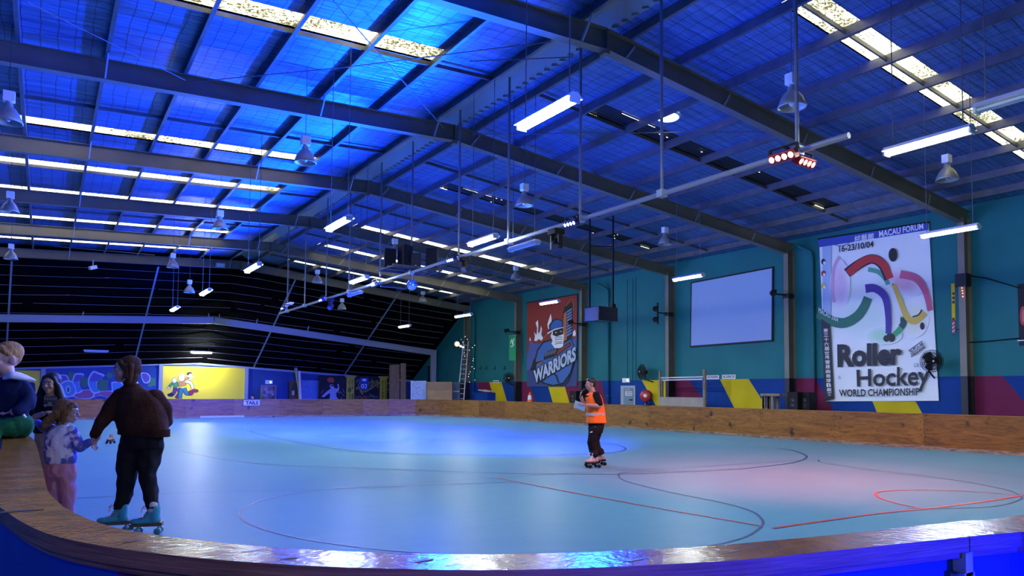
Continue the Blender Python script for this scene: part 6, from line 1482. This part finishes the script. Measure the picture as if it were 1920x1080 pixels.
kn = [Bp(-14, 800, -.17), Bp(-30, 796, .06)]
for k, q in enumerate((Bp(22, 803, -.04), Bp(12, 803, .05))): an = kn[k] + V((-.05, -.10, -.26)); b.chain([q, kn[k], an], [.062, .048, .034]); b.cap(an, .034, an - RH * .10 - DH * .05, .028)
b.fuse('body', SKC, by, .006); face(by, hc_, fd, UP, 1.16, (.05, .06, .08), brow=(.28, .18, .10))
h = Flesh(); f = V(fd).normalized(); sd = f.cross(UP).normalized(); hp = lambda a, q, e: hc_ + f * a + sd * q + UP * e
h.ell(hp(-.026, 0, .046), (.108, .090, .092), (f, sd, UP)); h.ell(hp(-.050, 0, .015), (.072, .076, .078), (f, sd, UP)); h.cap(hp(.055, .045, .086), .030, hp(.055, -.045, .086), .030)
for k in (-1, 1): h.cap(hp(.05, k * .055, .075), .028, hp(.018, k * .078, .035), .018)
h.fuse('hair', hair_mat('hair_fair', (.33, .18, .06), None), by, .006, 3)
ho = Flesh(); ho.loft([(Bp(20, 793), .118, .10), (Bp(19, 770), .128, .11), (Bp(18, 740), .14, .11), (Bp(18, 722), .125, .095), (Bp(17, 708), .075, .07)], RH, DH)
ho.chain([Bp(40, 726, .02), Bp(54, 745, -.02), Bp(53, 758, -.06), Bp(32, 771, -.15)], [.062, .058, .055, .042]); ho.chain([Bp(-6, 726, -.02), Bp(-20, 750, -.04), Bp(-27, 782, -.12)], [.062, .055, .042])
ho.loft([(Bp(33, 717, .07), .13, .05), (Bp(36, 735, .08), .12, .05), (Bp(36, 752, .08), .07, .03)], RH, DH)
ho.fuse('hoodie', mat('navy_fleece', (.010, .016, .055), .9, bump=(20, .3)), by, .007, 3, bump=fold(14, .012, 9))
hl = Flesh(); hl.chain([Bp(8, 709, -.13), Bp(22, 703, -.12), Bp(34, 705, -.08), Bp(50, 709, -.02), Bp(66, 713, .03)], [.014, .030, .030, .022, .008]); hl.cap(Bp(24, 704, -.10), .03, Bp(46, 708, .04), .026); hl.fuse('hood_lining', mat('white_fleece', (.62, .60, .68), .9), by, .006, 2)
gp_ = Flesh(); gp_.ell(Bp(27, 797, -.0), (.135, .125, .098), (RH, DH, UP)); gp_.ell(Bp(36, 801, .02), (.095, .11, .085), (RH, DH, UP))
for k, q in enumerate((Bp(20, 801, -.05), Bp(8, 801, .05))): an = kn[k] + V((-.045, -.09, -.22)); gp_.chain([q, kn[k], an], [.088, .074, .056])
gp_.fuse('trousers', mat('green_fleece', (.010, .085, .035), .9, bump=(22, .3)), by, .007, 3, [(V((0, 0, CAPZ + .003)), -UP)] if False else None, bump=fold(14, .012, 11))
ds = MB(); ds.tube([Bp(40, 772, -.115), Bp(44, 778, -.115), Bp(48, 783, -.105)], .009, 6); ds.tube([Bp(36, 774, -.125), Bp(39, 772, -.12)], .010, 6); ds.build('drawstring', M['white'], by)
for k in (0, 1): an = kn[k] + V((-.05, -.10, -.26)); s_ = Flesh(); s_.cap(an + V((0, 0, -.005)), .046, an - RH * .11 - DH * .05, .038); s_.fuse('shoe', mat('shoe_navy', (.02, .02, .07), .6), by, .007, 2)

# ---------------------------------------------------------------- man with the microphone
bm0 = at_z(1120, 875.5, 0); D4 = bm0.dot(DH); D4 = (bm0 - EYE).dot(FW); Mn = lambda x, y, w=0: at_d(x, y, D4 + w)
ma = thing('person', bm0, 'man in orange safety vest and black trousers on skates speaking into a microphone', 'person')
fd = -RH * .98 - DH * .15; hc_ = Mn(1107.5, 720.5)
b = Flesh(); b.head(hc_, fd, UP, 1.0); b.cap(Mn(1109, 729), .055, Mn(1111, 737), .06)
b.loft([(Mn(1117, 800), .11, .09), (Mn(1117, 775), .12, .09), (Mn(1114, 752), .16, .12), (Mn(1112, 741), .15, .10), (Mn(1111, 735), .06, .06)], RH * .75 + DH * .66, DH * .75 - RH * .66)
b.chain([Mn(1119, 741, -.14), Mn(1125, 761, -.20), Mn(1103, 759.5, -.24)], [.055, .044, .032]); b.hand(Mn(1101, 759.3, -.24), -RH, UP, -DH, 1.0, .35)
b.chain([Mn(1106, 742, .12), Mn(1094, 757, .12), Mn(1089.5, 744, .06)], [.052, .042, .032]); b.hand(Mn(1089, 743, .05), UP + RH * .12, RH * .9 - DH * .3, DH * .2 - RH, 1.0, 1.0)
k1, k2 = Mn(1110, 828, -.06), Mn(1114, 826, .08); f1, f2 = at_z(1115, 877, 0), at_z(1126, 872.5, 0); a1, a2 = f1 + V((0, 0, .21)), f2 + V((0, 0, .21)); a1.x += .0
b.chain([Mn(1114, 806, -.08), Mn(1110, 828, -.07), Mn(1113, 848, -.03), a1], [.07, .055, .045, .038]); b.chain([Mn(1120, 806, .08), Mn(1114.5, 826, .07), Mn(1121, 845, .07), a2], [.07, .055, .045, .038])
for q in (a1, a2): b.cap(q, .04, q - V((0, 0, .1)), .034)
b.fuse('body', SK, ma, .008); face(ma, hc_, fd, UP, 1.0)
h = Flesh(); f = V(fd).normalized(); sd = f.cross(UP).normalized(); hp = lambda a, q, e: hc_ + f * a + sd * q + UP * e
h.ell(hp(-.028, 0, .050), (.098, .082, .078), (f, sd, UP)); h.ell(hp(-.055, 0, .012), (.066, .078, .075), (f, sd, UP)); h.cap(hp(.05, .04, .082), .026, hp(.05, -.04, .082), .026)
h.fuse('hair', mat('hair_dark', (.012, .008, .007), .5, bump=(6, .5)), ma, .008, 2)
ax, ay = (RH * .75 + DH * .66).normalized(), (DH * .75 - RH * .66).normalized()
ts = Flesh(); ts.loft([(Mn(1118, 796), .175, .135), (Mn(1117, 775), .172, .132), (Mn(1114, 752), .185, .135), (Mn(1112, 742), .17, .115), (Mn(1111, 734.5), .075, .07)], ax, ay); ts.chain([Mn(1118, 741, -.13), Mn(1122, 750, -.17), Mn(1124, 757, -.195)], [.07, .068, .064]); ts.chain([Mn(1106, 742, .12), Mn(1100, 750, .12)], [.068, .064])
ts.fuse('t_shirt', bpy.data.materials['black_tee'], ma, .009, 3)
om = mat('hi_vis_orange', (.95, .16, .012), .6); ve = Flesh(); ve.loft([(Mn(1118.5, 793), .215, .165), (Mn(1118, 780), .20, .158), (Mn(1116, 762), .192, .148), (Mn(1114, 748), .192, .142), (Mn(1112.5, 740), .165, .118), (Mn(1111.5, 735.5), .09, .08)], ax, ay)
ve.fuse('safety_vest', om, ma, .009, 3, bump=fold(9, .012, 7))
rs = MB()
for (cx, cy, a, c_) in ((1117, 776.5, .206, .162),):
    cc = Mn(cx, cy); n_ = 40; vs = []
    for k in range(n_):
        t = 2 * PI * k / n_; p = cc + ax * a * math.cos(t) + ay * c_ * math.sin(t); vs += [p + V((0, 0, -.028)), p + V((0, 0, .028))]
    rs.add(vs, [(2 * k, 2 * ((k + 1) % n_), 2 * ((k + 1) % n_) + 1, 2 * k + 1) for k in range(n_)], 0, True)
rs.build('reflective_band', mat('reflective_grey', (.45, .40, .42), .35), ma)
tr = Flesh(); tr.loft([(Mn(1118, 788), .16, .13), (Mn(1118, 802), .165, .135), (Mn(1117, 812), .15, .125)], ax, ay); tr.chain([Mn(1114, 806, -.08), Mn(1110, 828, -.07), Mn(1113, 848, -.03), a1 + V((0, 0, .03))], [.10, .088, .08, .072]); tr.chain([Mn(1120, 806, .08), Mn(1114.5, 826, .07), Mn(1121, 845, .07), a2 + V((0, 0, .05))], [.10, .088, .08, .07])
tr.fuse('trousers', mat('black_trousers', (.012, .011, .013), .8), ma, .009, 2, bump=fold(14, .014, 6))
lg = MB(); q = Mn(1106.5, 811.5, -.19); lg.plate([q, q + RH * .045 + UP * .01, q + RH * .04 + UP * .03, q + UP * .015], -DH * .004); lg.build('logo', M['white'], ma)
sb_ = mat('skate_silver', (.42, .36, .36), .4, .2); 
skate(ma, f1, -RH * .9 - DH * .4, sb_, M['blackmat'], M['blackmat'], 1.12, .22, M['white']); skate(ma, f2, -RH * .9 - DH * .3, sb_, M['blackmat'], M['blackmat'], 1.12, .22, M['white'])
mp_ = Mn(1090.5, 740, .03); md = (Mn(1096, 729.5, 0) - mp_).normalized(); mic = thing('microphone', mp_, 'black handheld microphone at the mouth of the man in the vest', 'microphone')
mm = md.to_track_quat('Z', 'Y').to_matrix().to_4x4(); mm.translation = mp_; MB().lathe([(0, -.06), (.012, -.06), (.016, .07), (.020, .09)], 14, mm).build('handle', M['blackmat'], mic); mm2 = mm.copy(); mm2.translation = mp_ + md * .11; MB().ball(mm2.translation, .026, 14, 10).build('grille', mat('mic_grille', (.05, .05, .055), .4, .6), mic)
q = Mn(1090, 760, -.25); pa = thing('paper_sheet', q, 'folded white paper sheets held in the hand of the man in the vest', 'paper'); e1, e2 = (-RH + UP * .35).normalized(), (-UP * .75 + DH * .5 - RH * .1).normalized()
for k, nm in ((0, 'top_sheet'), (1, 'under_sheet')):
    m = MB(); n = 5; o_ = q - e1 * .08 - e2 * .06 + DH * .004 * k; m.add([o_ + e1 * (.21 * i / n) + e2 * (.15 * jj / n) + DH * (.015 * math.sin(3 * i / n) + .006 * k) + e2 * .02 * k for jj in range(n + 1) for i in range(n + 1)], [(jj * (n + 1) + i, jj * (n + 1) + i + 1, (jj + 1) * (n + 1) + i + 1, (jj + 1) * (n + 1) + i) for jj in range(n) for i in range(n)], 0, True); m.build(nm, M['whitep'], pa)
# ---------------------------------------------------------------- far child behind the barrier; one skate glimpsed past the cardigan
q0 = at_y(473, 745, 38.2); fp = thing('person', (q0.x, 38.2, 0), 'dark haired person in a pale top standing behind the TAILS sign', 'person')
hz = at_y(474, 743.5, 38.2); b = Flesh(); b.head(hz, -RH - DH * .3, UP, 1.0); b.cap(hz + V((0, 0, -.08)), .05, hz + V((0, 0, -.2)), .06); b.loft([(V((hz.x, 38.2, hz.z - .75)), .15, .1), (V((hz.x, 38.2, hz.z - .3)), .18, .1), (V((hz.x, 38.2, hz.z - .18)), .08, .06)], RH, DH)
for s_ in (-1, 1): b.chain([V((hz.x + s_ * .09, 38.2, hz.z - .75)), V((hz.x + s_ * .1, 38.2, .02))], [.08, .05]); b.chain([V((hz.x + s_ * .2, 38.2, hz.z - .26)), V((hz.x + s_ * .26, 38.2, hz.z - .6))], [.05, .035])
b.fuse('body', SK, fp, .012, 2); h = Flesh(); h.ell(hz + V((.02, .01, .045)), (.105, .10, .095)); h.cap(hz + V((.05, .02, 0)), .075, hz + V((.07, .02, -.16)), .05); h.fuse('hair', bpy.data.materials['hair_black'], fp, .01, 2)
ts = Flesh(); ts.loft([(V((hz.x, 38.2, hz.z - .72)), .19, .13), (V((hz.x, 38.2, hz.z - .3)), .21, .13), (V((hz.x, 38.2, hz.z - .19)), .09, .08)], RH, DH); ts.fuse('pale_top', mat('pale_top', (.45, .45, .5), .8), fp, .012, 2)
q0 = at_z(208.5, 831.5, 0); sk_ = thing('roller_skate', q0, 'small tan roller skate on the rink just past the brown cardigan sleeve', 'roller skate'); skate(sk_, q0, -DH, mat('skate_tan', (.38, .16, .08), .5), M['blackmat'], M['blackmat'], 1.0, .2)
